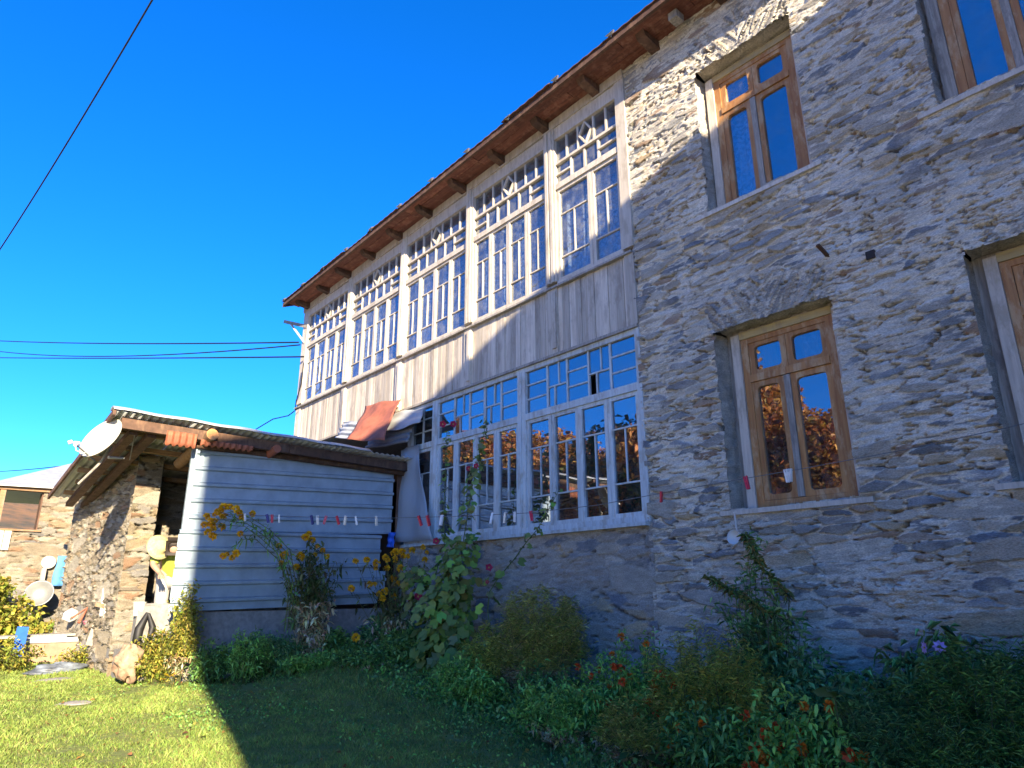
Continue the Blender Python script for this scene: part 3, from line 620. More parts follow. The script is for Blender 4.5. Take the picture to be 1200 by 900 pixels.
# ---------------------------------------------------------------- shed
SX = -8.96
shed = empty('metal_shed', (SX, 4, -.95), 'lean-to shed clad in ribbed pale metal under a corrugated roof', 'shed')
def ribbed(y0, y1, z0, z1, x, slope, name, per=.2, ph=0, mat='tin'):
    m = MB(); prof = []; z = z0-((z0-ph) % per)
    while z < z1+per:
        prof += [(z, 0), (z+.135, .0), (z+.150, .036), (z+.180, .038), (z+.190, -.008)]; z += per
    prof = [(a, b) for a, b in prof if z0 < a < z1]; prof = [(z0, 0)]+prof+[(z1, 0)]
    ny = 14; vs = []; fs = []
    for a, b in prof:
        for j in range(ny+1):
            y = y0+(y1-y0)*j/ny; vs.append((x+b+.004*math.sin(y*5+a*3), y, a+(y-2.5)*slope))
    for i in range(len(prof)-1):
        for j in range(ny): q = i*(ny+1)+j; fs.append((q, q+1, q+ny+2, q+ny+1))
    n0 = len(vs); vs += [(a-.004, b, c) for a, b, c in vs[:n0]]; fs += [tuple(n0+k for k in reversed(f)) for f in fs]
    m.add(vs, fs); return m.build(name, M[mat], shed)
ribbed(2.50, 5.34, .70, 1.76, SX, .042, 'cladding_sheet', ph=.12)
ribbed(2.41, 5.16, -.21, .735, SX+.018, .022, 'cladding_sheet', ph=.14)
ribbed(4.0, 5.25, -.15, .18, SX+.045, .04, 'cladding_sheet', ph=.1)
m = MB(); m.box(SX-.03, 2.44, .72, SX+.022, 2.50, 1.74); m.build('edge_flashing', M['tin'], shed)
m = MB(); m.grid(lambda u, v: (SX-.02+.03*math.sin(v*3), 2.52+.75*u, 1.72+.04*u+.09*v), 8, 3, .004); m.build('sunlit_strip', M['white'], shed)  # white strip paints the sunlit sliver along the top of the cladding
m = MB(); m.box(SX-.28, 2.55, -1.1, SX-.02, 5.55, -.22); m.build('plinth', M['concrete'], shed)
for y in (2.56, 3.9, 5.42):
    m = MB(); m.box(SX-.12, y, -.3, SX-.01, y+.08, 1.8 if y < 5 else 1.98); m.build('post', M['darkwood'], shed)
zR = lambda x, y: 1.985+(x+8.7)*.135-.022*(y-1.55)
y = 1.50
while y < 5.55:                       # roof sheets, corrugated, running down away from the viewer
    y2 = min(y+.82, 5.62); m = MB(); k0 = random.uniform(0, .01)
    m.grid(lambda u, v, y=y, y2=y2, k0=k0: (-8.66-u*4.1, y+(y2-y+.02)*v, zR(-8.66-u*4.1, y)+wave(y+(y2-y)*v, .085, .011)+k0), 4, 50, .004)
    m.build('roof_sheet', M['tinroof'], shed); y = y2
m = MB(); m.grid(lambda u, v: (-8.62-.22*v, 1.46+3.3*u, zR(-8.6, 1.46+3.3*u)+.006+.055*math.sin(v*PI*.9)+.006*math.sin(u*31)), 30, 5, .004); m.build('ridge_flashing', M['tinroof'], shed)
m = MB(); m.bar((-8.64, 1.475, zR(-8.64, 1.47)-.02), (-12.7, 1.475, zR(-12.7, 1.47)-.02), .03, .07); m.build('barge_board', M['darkwood'], shed)
for a, b in (((-8.80, 1.58, 1.885), (-8.80, 3.6, 1.845)), ((-8.80, 3.605, 1.842), (-8.82, 5.5, 1.80))): m = MB(); m.bar(a, b, .09, .12); m.build('front_beam', M['darkwood'], shed)
m = MB(); m.tube([(-8.93, 2.1, 1.765), (-8.93, 3.8, 1.76), (-8.91, 5.5, 1.73)], [.04, .045, .045], 8); m.build('lower_beam', M['darkwood'], shed)
m = MB(); m.tube([(-8.63, 2.56, 1.865), (-9.9, 2.56, 1.68)], [.072, .075], 14, False); lg = m.build('log_rafter', M['beam'], shed)
m = MB(); m.tube([(-8.628, 2.56, 1.865), (-8.64, 2.56, 1.864)], .0715, 14); m.build('log_end', M['endgrain'], lg)
m = MB(); m.tube([(-8.66, 3.40, 1.80), (-9.9, 3.40, 1.64)], [.055, .06], 10); m.build('log_rafter', M['rust'], shed)
for x in (-9.15, -9.75, -10.35, -10.95, -11.55, -12.2):
    m = MB(); e = random.uniform(0, .14); m.bar((x, 1.52+e, zR(x, 1.5)-.055), (x, 5.4, zR(x, 5.4)-.055), .10, .055); m.build('purlin', M['beam'], shed)
for y in (1.75, 1.95):
    m = MB(); m.bar((-8.9, y, zR(-8.9, y)-.13), (-12.6, y, zR(-12.6, y)-.13), .10, .07); m.build('rafter', M['darkwood'], shed)
for (a, b, z0, z1, x) in ((2.06, 2.40, 1.685, 1.85, -8.70), (2.46, 3.10, 1.73, 1.80, -8.72)):
    m = MB(); m.grid(lambda u, v: (x+.02*v+wave(a+(b-a)*u, .075, .010), a+(b-a)*u, z0+(z1-z0)*v+(.012*math.sin(2*PI*(a+(b-a)*u)/.075) if v < .1 else 0)), 60, 3, .004); m.build('corrugated_scrap', M['rust'], shed)
# masonry of the shed: front face, rubble side, plinth ledge
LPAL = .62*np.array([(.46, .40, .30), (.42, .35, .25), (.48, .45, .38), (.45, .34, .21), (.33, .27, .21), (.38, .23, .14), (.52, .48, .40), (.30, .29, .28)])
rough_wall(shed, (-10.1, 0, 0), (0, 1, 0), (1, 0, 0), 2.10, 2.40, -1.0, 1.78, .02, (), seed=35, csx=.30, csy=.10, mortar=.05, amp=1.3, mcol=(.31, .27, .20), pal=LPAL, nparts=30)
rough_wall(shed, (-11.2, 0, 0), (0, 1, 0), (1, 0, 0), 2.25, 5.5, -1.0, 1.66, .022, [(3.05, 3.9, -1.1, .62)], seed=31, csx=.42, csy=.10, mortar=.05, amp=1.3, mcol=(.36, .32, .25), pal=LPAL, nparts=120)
dv = Vector((-3.1, -.27, 0)).normalized()
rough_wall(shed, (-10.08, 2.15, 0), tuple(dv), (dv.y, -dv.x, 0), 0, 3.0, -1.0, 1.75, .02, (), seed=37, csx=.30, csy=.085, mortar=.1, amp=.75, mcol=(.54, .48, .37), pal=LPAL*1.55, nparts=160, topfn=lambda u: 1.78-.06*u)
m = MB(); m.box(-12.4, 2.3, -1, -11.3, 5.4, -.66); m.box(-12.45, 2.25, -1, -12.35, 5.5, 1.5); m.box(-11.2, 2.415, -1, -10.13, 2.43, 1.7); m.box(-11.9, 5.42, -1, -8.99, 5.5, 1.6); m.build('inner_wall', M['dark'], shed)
m = MB(); m.grid(lambda u, v: (-9.42+.03*math.sin(v*5)+.02*math.sin(u*9+v*4)-.25*max(0, v-.75), 2.20+.72*u, -1.05+.93*min(1, v*1.25)), 12, 10); m.add([(-9.46, 2.2, -.14), (-9.46, 2.92, -.14), (-9.62, 2.92, -.14), (-9.62, 2.2, -.14)], [(0, 1, 2, 3)]); m.box(-9.62, 2.21, -1.05, -9.47, 2.91, -.145)
m.build('concrete_ledge', M['concrete'], shed)
m = MB(); m.box(-11.18, 2.15, -1.1, -9.62, 3.9, -.66); m.build('step', M['concrete'], shed)
# rusty, grey and white sheets heaped where roof and gallery meet
def quadsheet(name, pts, Ys, mat, label, cat, bend=.0, nu=16, nv=16, corr=0, crumple=.012, thick=.004):
    P = [onY(x, y, Y) for (x, y), Y in zip(pts, Ys)]     # tl, tr, br, bl
    nrm = (P[1]-P[0]).cross(P[3]-P[0]).normalized()
    def fn(u, v):
        p = (P[0]*(1-u)+P[1]*u)*(1-v)+(P[3]*(1-u)+P[2]*u)*v
        k = bend*math.sin(v*PI*.5)**2+crumple*(math.sin(u*9+v*4)+math.sin(v*11-u*5)*.7)
        if corr: k += .014*math.sin(v*2*PI*corr)
        return p+nrm*k
    m = MB(); m.grid(fn, nu, nv, thick); return m.thing(name, M[mat], label, cat)
quadsheet('rusty_sheet', [(428, 476), (469, 467), (456, 521), (413, 521)], [5.46, 5.44, 5.12, 4.95], 'rustred', 'rusty red metal sheet propped upright against the boards above the shed roof', 'metal sheet', bend=-.10, crumple=.016)
quadsheet('roofing_sheet', [(402, 494), (424, 494), (420, 514), (394, 514)], [5.5, 5.5, 5.4, 5.4], 'tinroof', 'small grey corrugated sheet left of the rusty red sheet', 'metal sheet', corr=4, nv=32)
quadsheet('roofing_sheet', [(440, 495), (490, 484), (482, 520), (432, 528)], [5.5, 5.52, 5.35, 5.3], 'darktin', 'dark corrugated sheet curving down under the white tarpaulin', 'metal sheet', corr=5, nv=40, bend=-.05)
quadsheet('white_tarpaulin', [(452, 487), (499, 477), (490, 492), (447, 505)], [5.5, 5.52, 5.25, 5.25], 'tarp', 'rolled white tarpaulin edge right of the rusty red sheet', 'tarpaulin', bend=.05, crumple=.015)
quadsheet('plastic_sheet', [(470, 528), (489, 520), (507, 633), (459, 636)], [5.49, 5.49, 5.45, 5.45], 'film', 'cloudy plastic sheet hanging between the shed and the gallery windows', 'plastic sheet', crumple=.02)
quadsheet('blue_rag', [(454, 624), (463, 624), (462, 642), (454, 641)], [5.3, 5.3, 5.3, 5.3], 'bluep', 'small blue rag tied at the lower right corner of the shed', 'rag')
# wall hung bits on the big house
m = MB(); p = onY(860, 600, 5.38); q = onY(860, 630, 5.40)
m.tube([(p.x, 5.385, p.z), (p.x+.004, 5.39, q.z+.05)], .008, 6)
m.lathe([(0, -.025), (.055, -.022), (.066, .025), (.060, .025), (.05, -.015), (0, -.017)], Matrix.Translation((q.x, 5.42, q.z)) @ Matrix.Rotation(math.radians(80), 4, 'X'), 18)
m.thing('hanging_ladle', M['white'], 'white enamel ladle hanging from the sill of the lower wooden window', 'ladle')
m = MB(); p = onY(972, 302, 5.58); q = onY(958, 287, 5.42); m.bar(p, q, .03, .02); m.thing('wall_peg', M['darkwood'], 'dark iron peg sticking out of the stone wall between the windows', 'peg')
m = MB(); p = onY(1021, 298, 5.57); m.box(p.x-.04, 5.555, p.z-.04, p.x+.03, 5.60, p.z+.03); m.thing('hole_shade_block', M['dark'], 'small dark block painted for the shade of a square hole in the stone wall', 'socket')  # near-black block stands in for the shade inside a hole

# ---------------------------------------------------------------- satellite dish
sd = empty('satellite_dish', tuple(onX(122, 530, -8.9)), 'round white satellite dish on the corner of the shed roof', 'satellite dish')
cpt = onX(122, 516, -8.85); v_ = cpt.normalized(); rr_ = v_.cross(Vector((0, 0, 1))).normalized(); uu_ = rr_.cross(v_); nrm = (-v_*.47+(rr_*-.8+uu_*.6)*.88).normalized(); zq = nrm.to_track_quat('Z', 'Y').to_matrix().to_4x4()
MM = Matrix.Translation(cpt) @ zq; R0 = .262
prof = [(R0*k/8, .055*(k/8)**2) for k in range(9)]; m = MB(); m.lathe(prof+[(R0+.006, .056), (R0, .046)]+[(R0*k/8, .055*(k/8)**2-.008) for k in range(7, -1, -1)], MM, 36)
m.build('reflector', M['dish'], sd)
base = onX(112, 541, -8.86); lnb = onX(88, 520, -8.62); foot = onX(92, 567, -9.1)
m = MB(); m.tube([base, lnb], .010, 8); m.build('feed_arm', M['alu'], sd)
m = MB(); m.tube([lnb+Vector((0, 0, 0)), lnb+(cpt-lnb).normalized()*.05], [.030, .022], 12); m.tube([lnb+Vector((0, -.03, .02)), lnb+Vector((0, -.065, .0))], .022, 10); m.build('receiver', M['white'], sd)
m = MB(); b2 = cpt-nrm*.02; m.tube([b2, b2-nrm*.1, base-nrm*.05, foot], .014, 8); m.build('mounting_pole', M['oldwood'], sd)
m = MB(); m.tube([lnb, lnb+Vector((0, .02, -.07)), lnb+Vector((0, .07, -.09)), (lnb+base)/2], .006, 6); m.build('cable', M['white'], sd)
a_ = onX(145, 537, -9.2)
m = MB(); m.tube([a_, onX(127, 536, -9.1)], [.012, .018], 8); m.build('brace', M['white'], sd)
m = MB(); m.tube([onX(152, 539, -9.6), onX(158, 510, -8.9)], .006, 6); m.build('stay', M['alu'], sd)

# ---------------------------------------------------------------- annex at far left
an = empty('stone_annex', (-14.6, 1.4, -.95), 'small sunlit stone outhouse with an open loggia at the left edge', 'outhouse')
rough_wall(an, (-14.5, 0, 0), (0, 1, 0), (1, 0, 0), .80, 2.3, -1.0, 1.72, .024, [(1.10, 1.60, 1.03, 1.8), (.7, 1.1, .66, 1.8)], seed=41, csx=.3, csy=.085, mortar=.3, mcol=(.31, .27, .20), pal=LPAL, nparts=90)
rough_wall(an, (-14.5, .81, 0), (-1, 0, 0), (0, -1, 0), 0, 2.8, -1.0, .9, .05, (), seed=42, mcol=(.31, .27, .20), pal=LPAL, nparts=30)
m = MB(); m.box(-14.8, 1.59, .7, -14.52, 2.3, 1.7); m.build('inner_wall', M['darkwood'], an)
m = MB(); m.box(-14.54, .98, .66, -14.44, 1.06, 1.72); m.build('post', M['beam'], an)
m = MB(); m.box(-14.56, .80, 1.70, -14.42, 2.25, 1.77); m.build('lintel_beam', M['beam'], an)
for i in range(4): m = MB(); m.box(-14.46, .84+i*.105, .70, -14.44, .935+i*.105, 1.02+.01*(i % 2)); m.build('board', M['gal'], an)
m = MB(); m.box(-14.52, .8, 1.02, -14.43, 1.66, 1.05); m.build('rail', M['beam'], an)
m = MB(); m.add([(-14.33, .78, 1.765), (-14.33, 2.6, 1.80), (-17.2, 2.45, 2.68), (-17.2, 2.30, 2.68), (-18.5, .9, 1.9), (-18.5, 2.6, 1.9), (-14.33, .78, 1.745), (-14.33, 2.6, 1.78)], [(0, 1, 2, 3), (0, 3, 4), (2, 1, 5), (3, 2, 5, 4), (0, 6, 7, 1), (4, 5, 7, 6)]); m.build('hip_roof', M['tinroof'], an)

# ---------------------------------------------------------------- yard things by the shed
def P_(x, y, X): return onX(x, y, X)
m = MB(); c = P_(57, 659, -14.42); m.lathe([(0, .045), (.03, .045), (.045, .02), (.105, .012), (.11, .0), (.0, -.004)], Matrix.Translation(c) @ Matrix.Rotation(math.radians(80), 4, 'Y'), 22); m.thing('enamel_lid', M['white'], 'round white lid with a knob hanging on the outhouse wall', 'lid')
c = P_(74, 669, -14.38); m = MB(); m.grid(lambda u, v: (c.x+.02*math.sin(u*6)+.03*v, c.y-.115+.23*u-.03*v+.01*math.sin(v*7), c.z+.25-.5*v), 10, 12, .006); m.thing('hanging_towel', M['bluelight'], 'light blue towel hanging on the outhouse wall', 'towel')
c = P_(46, 696, -14.0); MM = Matrix.Translation(c) @ Matrix.Rotation(math.radians(-20), 4, 'Z') @ Matrix.Rotation(math.radians(72), 4, 'Y')
m = MB(); m.lathe([(0, -.10), (.15, -.10), (.20, .03), (.215, .035), (.215, .045), (.195, .045), (.14, -.085), (0, -.085)], MM, 28); m.thing('washing_basin', M['alu'], 'large dull aluminium wash basin leaning below the white lid', 'basin')
m = MB(); m.box(-14.38, 1.76, -1, -14.31, 1.83, .42); m.thing('wooden_stake', M['oldwood'], 'grey wooden stake standing behind the wash basin', 'stake')
tub = empty('old_bathtub', (-12.0, 1.9, -.92), 'old bathtub with a white rim and stained sides standing on the grass', 'bathtub')
def tubring(k, z, r): return [(-12.05+math.copysign(abs(math.cos(a))**.5, math.cos(a))*(.30*k), 1.88+math.copysign(abs(math.sin(a))**.5, math.sin(a))*(.47*k), z) for a in [2*PI*i/36 for i in range(36)]]
def rings(m, R):
    n = len(R[0]); vs = [p for r in R for p in r]; fs = [(i*n+k, i*n+(k+1) % n, (i+1)*n+(k+1) % n, (i+1)*n+k) for i in range(len(R)-1) for k in range(n)]
    m.add(vs, fs, True); m.add(R[0], [tuple(range(n))]); return m
m = rings(MB(), [tubring(.80, -.95, 0), tubring(.88, -.90, 0), tubring(.97, -.64, 0)]); m.build('outer_side', M['clay'], tub)
m = rings(MB(), [tubring(.6, -.88, 0), tubring(.78, -.80, 0), tubring(.90, -.60, 0), tubring(1.05, -.585, 0), tubring(1.06, -.645, 0), tubring(.975, -.65, 0)]); m.build('rim', M['white'], tub)
m = MB(); m.hexa([(-11.72, 1.1, -.575), (-11.85, 2.15, -.57), (-12.15, 2.15, -.57), (-12.05, 1.1, -.575), (-11.72, 1.1, -.545), (-11.85, 2.15, -.54), (-12.15, 2.15, -.54), (-12.05, 1.1, -.545)]); m.thing('grey_board', M['oldwood'], 'weathered grey board lying across the bathtub', 'board')
m = MB(); a, b = P_(27, 735, -11.62), P_(19, 771, -11.45); m.bar(a, b, .13, .03, (1, 0, 0)); m.thing('blue_strip', M['bluep'], 'bright blue plastic strip leaning on the left end of the bathtub', 'plastic strip')
pts = [P_(x, y, -11.1) for x, y in ((100, 756), (108, 733), (131, 728), (127, 745), (118, 758))]; m = MB(); m.add(pts+[p+Vector((-.06, .02, 0)) for p in pts], [(4, 3, 2, 1, 0), (5, 6, 7, 8, 9)]+[(i, (i+1) % 5, (i+1) % 5+5, i+5) for i in range(5)]); m.thing('stone_slab', M['stonegrey'], 'grey stone slab leaning at the right end of the bathtub', 'stone slab')
m = MB(); m.bar(P_(131, 673, -11.0), P_(126, 724, -10.75), .10, .03, (1, 0, 0)); m.thing('leaning_plank', M['gal'], 'pale plank leaning on the rubble side of the shed', 'plank')
m = MB(); m.bar(P_(122, 690, -11.0), P_(118, 722, -10.8), .035, .035, (1, 0, 0)); m.thing('leaning_batten', M['white'], 'thin white batten left of the pale plank', 'batten')
m = MB(); m.bar(P_(113, 708, -10.9), P_(128, 712, -10.8), .05, .05); m.thing('offcut', M['beam'], 'orange wooden offcut at the foot of the pale plank', 'offcut')
m = MB(); m.tube([P_(129, 664, -10.9), P_(129, 674, -10.9)], .02, 10); m.thing('metal_pipe', M['alu'], 'short grey pipe end above the pale plank', 'pipe')
m = MB(); m.tube([P_(92, 730, -11.4), P_(103, 712, -11.5), P_(84, 724, -11.5)], [.02, .02, .012], 8); m.thing('red_tool', M['rustred'], 'red handled tool lying behind the bathtub', 'tool')
m = MB(); c = P_(107, 729, -11.5); m.lathe([(0, -.03), (.09, -.03), (.11, .02), (.10, .02), (.08, -.02), (0, -.02)], Matrix.Translation(c), 16); m.thing('pink_bowl', plain('pink_plastic', (.62, .16, .26), .5), 'pink bowl lying at the right end of the bathtub', 'bowl')
m = MB(); c = P_(83, 720, -11.9)
m.grid(lambda u, v: (c.x+.08*math.cos(u*2*PI)*math.sin(v*PI), c.y+.12*math.sin(u*2*PI)*math.sin(v*PI)*(1+.2*math.sin(v*9)), c.z-.09+.16*v+.02*math.sin(u*14)), 14, 8); m.thing('white_bag', M['white'], 'crumpled white bag behind the bathtub', 'bag')
c = P_(163, 713, -9.5); m = MB(); m.lathe([(.055, -.085), (.075, .07), (.08, .075), (.07, .075), (.05, -.075), (0, -.075), (0, -.085), (.055, -.085)], Matrix.Translation(c), 18); m.thing('white_bucket', M['white'], 'small white bucket on the concrete ledge beside the stooping person', 'bucket')
m = MB(); m.tube([P_(173, 718, -9.38), P_(163, 737, -9.36), P_(160, 752, -9.36), P_(168, 757, -9.35)], [.02, .05, .055, .02], 8)
m.tube([P_(174, 719, -9.37), P_(179, 735, -9.35), P_(172, 757, -9.33)], [.02, .04, .02], 8); m.thing('black_boots', M['black'], 'pair of black rubber boots hanging over the concrete ledge', 'boots')
def lump(name, c, sx, sy, sz, mat, label, cat, seed, amp=.22, n=26):
    u, v = np.meshgrid(np.linspace(0, 2*PI, n+1)[:-1], np.linspace(0, PI, n//2+1), indexing='ij')
    r = 1+amp*fbm(np.cos(u)*np.sin(v)*2+5+seed, np.cos(v)*2.5+np.sin(u)*1.7, seed, 4)*1.6
    V = np.stack([c[0]+sx*r*np.cos(u)*np.sin(v), c[1]+sy*r*np.sin(u)*np.sin(v), c[2]+sz*r*np.cos(v)], -1); nu, nv = u.shape
    idx = np.arange(nu*nv).reshape(nu, nv); q = np.roll(idx, -1, 0); Fq = np.stack([idx[:, :-1], idx[:, 1:], q[:, 1:], q[:, :-1]], -1).reshape(-1, 4)
    me = npmesh(name, V.reshape(-1, 3), Fq, M[mat], smooth=True); return tag(link(name, me), label, cat)
c = P_(151, 777, -9.15); lump('tree_stump', (c.x, c.y, c.z+.0), .13, .15, .19, 'bark', 'split tree stump with pale bark standing on the grass', 'stump', 3, .3)
c = P_(70, 781, -10.9); lump('crumpled_tarp', (c.x, c.y, -.93), .16, .30, .085, 'bluegrey', 'crumpled dark grey tarpaulin lying in front of the bathtub', 'tarpaulin', 5, .38, 44)
for i, (x, y, s, lb) in enumerate(((66, 797, .28, 'flat grey paving stone in the grass below the tarpaulin'), (125, 778, .36, 'broad flat paving stone left of the tree stump'), (85, 825, .2, 'thin pale paving stone sunk in the sunlit lawn'))):
    g = -.97; d_ = ray(x, y); p = d_*(g/d_.z); g = gz(p.x, p.y); p = d_*(g/d_.z); lump('paving_stone', (p.x, p.y, g), s*.5, s*.9, .025, 'stonegrey', lb, 'paving stone', 20+i, .12)
d_ = ray(205, 793); p = d_*(-.98/d_.z); lump('dark_clod', (p.x, p.y, gz(p.x, p.y)+.02), .07, .12, .035, 'treebark', 'dark clod of earth at the edge of the shadow', 'clod', 9, .3)

# ---------------------------------------------------------------- person stooping in the doorway
per = empty('person', (-9.78, 2.62, -.66), 'person in lime shirt and pale trousers stooping in the doorway beside the shed', 'person')
def skin(name, V, E_, R, mat, parent, sub=2, root=0):
    me = bpy.data.meshes.new(name); me.from_pydata([tuple(v) for v in V], E_, []); o = link(name, me, parent)
    me.materials.append(mat); md = o.modifiers.new('s', 'SKIN'); md.use_smooth_shade = True
    for i, r in enumerate(R): me.skin_vertices[0].data[i].radius = (r, r) if not isinstance(r, tuple) else r
    me.skin_vertices[0].data[root].use_root = True
    s = o.modifiers.new('d', 'SUBSURF'); s.levels = sub; s.render_levels = sub; return o
O_ = Vector((-9.78, 2.62, 0))
J = dict(pel=(0, 0, .23), sp=(.10, -.03, .38), ch=(.22, -.06, .50), nk=(.31, -.09, .55), hd=(.40, -.12, .54), ht=(.46, -.14, .50),
         sl=(.22, -.22, .50), el=(.30, -.32, .34), wl=(.42, -.26, .24), sr=(.24, .10, .50), er=(.30, .16, .30), wr=(.44, .05, .22),
         hl=(0, -.09, .18), kl=(.10, -.11, -.24), al=(.0, -.12, -.60), fl=(.12, -.13, -.63), hr=(0, .09, .18), kr=(.04, .10, -.24), ar=(-.06, .11, -.60), fr=(.06, .13, -.63))
J = {k: O_+Vector(v) for k, v in J.items()}
nm = ['pel', 'sp', 'ch', 'nk', 'hd', 'ht', 'sl', 'el', 'wl', 'sr', 'er', 'wr', 'hl', 'kl', 'al', 'fl', 'hr', 'kr', 'ar', 'fr']
rd = [.12, .12, .13, .055, .09, .06, .055, .042, .028, .055, .042, .028, .09, .06, .04, .03, .09, .06, .04, .03]
ed = [(0, 1), (1, 2), (2, 3), (3, 4), (4, 5), (2, 6), (6, 7), (7, 8), (2, 9), (9, 10), (10, 11), (0, 12), (12, 13), (13, 14), (14, 15), (0, 16), (16, 17), (17, 18), (18, 19)]
V = [J[n] for n in nm]
for w_, sgn in ((8, -1), (11, 1)):                          # hands: palm and five fingers
    wv = V[w_]; pv = wv+Vector((.06, 0, -.03)); V.append(pv); rd.append((.034, .018)); ed.append((w_, len(V)-1)); pi_ = len(V)-1
    for f_ in range(4):
        a = pv+Vector((.04, (f_-1.5)*.019, -.02)); b = a+Vector((.028, 0, -.03)); V += [a, b]; rd += [.0095, .007]; ed += [(pi_, len(V)-2), (len(V)-2, len(V)-1)]
    a = pv+Vector((.005, -sgn*.035, -.01)); b = a+Vector((.03, -sgn*.01, -.02)); V += [a, b]; rd += [.011, .008]; ed += [(pi_, len(V)-2), (len(V)-2, len(V)-1)]
skin('body', V, ed, rd, M['skin'], per)
skin('shirt', [J[n] for n in ('sp', 'ch', 'sl', 'el', 'sr', 'er', 'nk')]+[J['pel']*.6+J['sp']*.4], [(7, 0), (0, 1), (1, 2), (2, 3), (1, 4), (4, 5), (1, 6)], [.145, .155, .075, .058, .075, .058, .07, .14], M['shirt'], per)
skin('trousers', [J[n] for n in ('pel', 'hl', 'kl', 'al', 'hr', 'kr', 'ar')], [(0, 1), (1, 2), (2, 3), (0, 4), (4, 5), (5, 6)], [.135, .10, .078, .062, .10, .078, .062], M['trouser'], per)
skin('hair', [J['hd']+Vector((0, 0, .03)), J['ht']+Vector((0, 0, .04)), J['hd']*.5+J['nk']*.5+Vector((0, 0, .03))], [(0, 1), (0, 2)], [.095, .06, .06], M['hair'], per)
hc = P_(187, 641, -9.42); MM = Matrix.Translation(hc) @ Matrix.Rotation(math.radians(-38), 4, 'X') @ Matrix.Rotation(math.radians(70), 4, 'Y')
m = MB(); m.lathe([(0, .09), (.05, .088), (.08, .07), (.088, .02), (.12, .006), (.155, -.005), (.155, -.011), (.10, -.004), (.08, .0), (.07, .06), (0, .08)], MM, 30); m.thing('straw_hat', M['straw'], 'wide yellow straw hat on the bent head of the person', 'hat')

# ---------------------------------------------------------------- wires and clothes line
def wire(name, pts, r, mat, label, cat, group=None):
    m = MB(); m.tube(pts, r, 5); return m.thing(name, mat, label, cat, group)
def sag(a, b, s, n=24): return [Vector(a).lerp(Vector(b), i/n)-Vector((0, 0, s*4*(i/n)*(1-i/n))) for i in range(n+1)]
Aw = onY(350, 401, 5.5)
wire('power_wire', sag(Aw, ray(-60, 396)*30, .12), .018, M['black'], 'upper black power wire running left from the wooden bracket', 'wire')
wire('power_wire', sag(onY(352, 404, 5.5), ray(-60, 402)*30, .42), .016, M['black'], 'sagging middle power wire left of the bracket', 'wire')
wire('power_wire', sag(onY(356, 418, 5.5), ray(-60, 418)*30, .05), .018, M['black'], 'lowest power wire meeting the gallery below the bracket', 'wire')
wire('power_wire', sag(ray(190, -20)*9, ray(-20, 322)*14, .16), .012, M['black'], 'thick black wire crossing the sky at the top left corner', 'wire')
wire('power_wire', sag(ray(-30, 553)*24, ray(90, 544)*15, .05), .012, M['black'], 'wire running above the outhouse roof to the dish', 'wire')
wire('drop_cable', [onY(356, 425, 5.45), onY(353, 450, 5.4), onY(347, 470, 5.5), onY(346, 480, 5.55)], .012, M['black'], 'black cable dropping down the left corner of the gallery', 'cable')
wire('drop_cable', [onY(350, 478, 5.5), onY(338, 487, 5.45), onY(320, 491, 5.35), onY(300, 503, 5.25)], .012, M['black'], 'short cable looping over the shed roof', 'cable')
br = empty('wooden_bracket', tuple(onY(358, 382, 5.55)), 'weathered wooden bracket for wires on the left corner of the gallery', 'bracket')
m = MB(); m.bar(onY(334, 377, 5.45), onY(361, 383, 5.58), .06, .07); m.build('arm', M['oldwood'], br)
m = MB(); m.bar(onY(341, 380, 5.48), onY(357, 402, 5.56), .03, .03); m.build('brace', M['gal'], br)
LA, LB = P_(232, 601, -8.85), onY(1235, 488, 5.15)
def lp_(x, yp):     # point of the line at a picture column
    n_ = (LB-LA).cross(Vector((0, 0, 1))); d = ray(x, yp); return d*(LA.dot(n_)/d.dot(n_))
key = [(232, 601), (300, 604), (380, 606), (460, 607), (540, 605), (620, 601), (700, 592), (775, 578), (860, 563), (947, 548), (1060, 527), (1177, 502), (1235, 488)]
wire('clothes_line', [lp_(a, b) for a, b in key], .003, M['wire'], 'thin grey clothes line strung along the front of the house', 'clothes line')
def liney(x):
    for (a, b), (c, d) in zip(key, key[1:]):
        if a <= x <= c: return b+(d-b)*(x-a)/(c-a)
m = MB()
pegme = {}
for cname, mt in (('red', 'redp'), ('white', 'whitep'), ('navy', 'navyp')):
    m = MB(); m.hexa([(-.007, -.006, -.062), (.007, -.006, -.062), (.007, -.001, -.062), (-.007, -.001, -.062), (-.006, -.011, .012), (.006, -.011, .012), (.006, -.002, .012), (-.006, -.002, .012)])
    m.hexa([(-.007, .001, -.06), (.007, .001, -.06), (.007, .012, -.06), (-.007, .012, -.06), (-.006, .002, .012), (.006, .002, .012), (.006, .011, .012), (-.006, .011, .012)])
    m.tube([(-.009, .001, -.018), (.009, .001, -.018)], .008, 8); pegme[cname] = m.mesh('clothes_peg', M[mt])
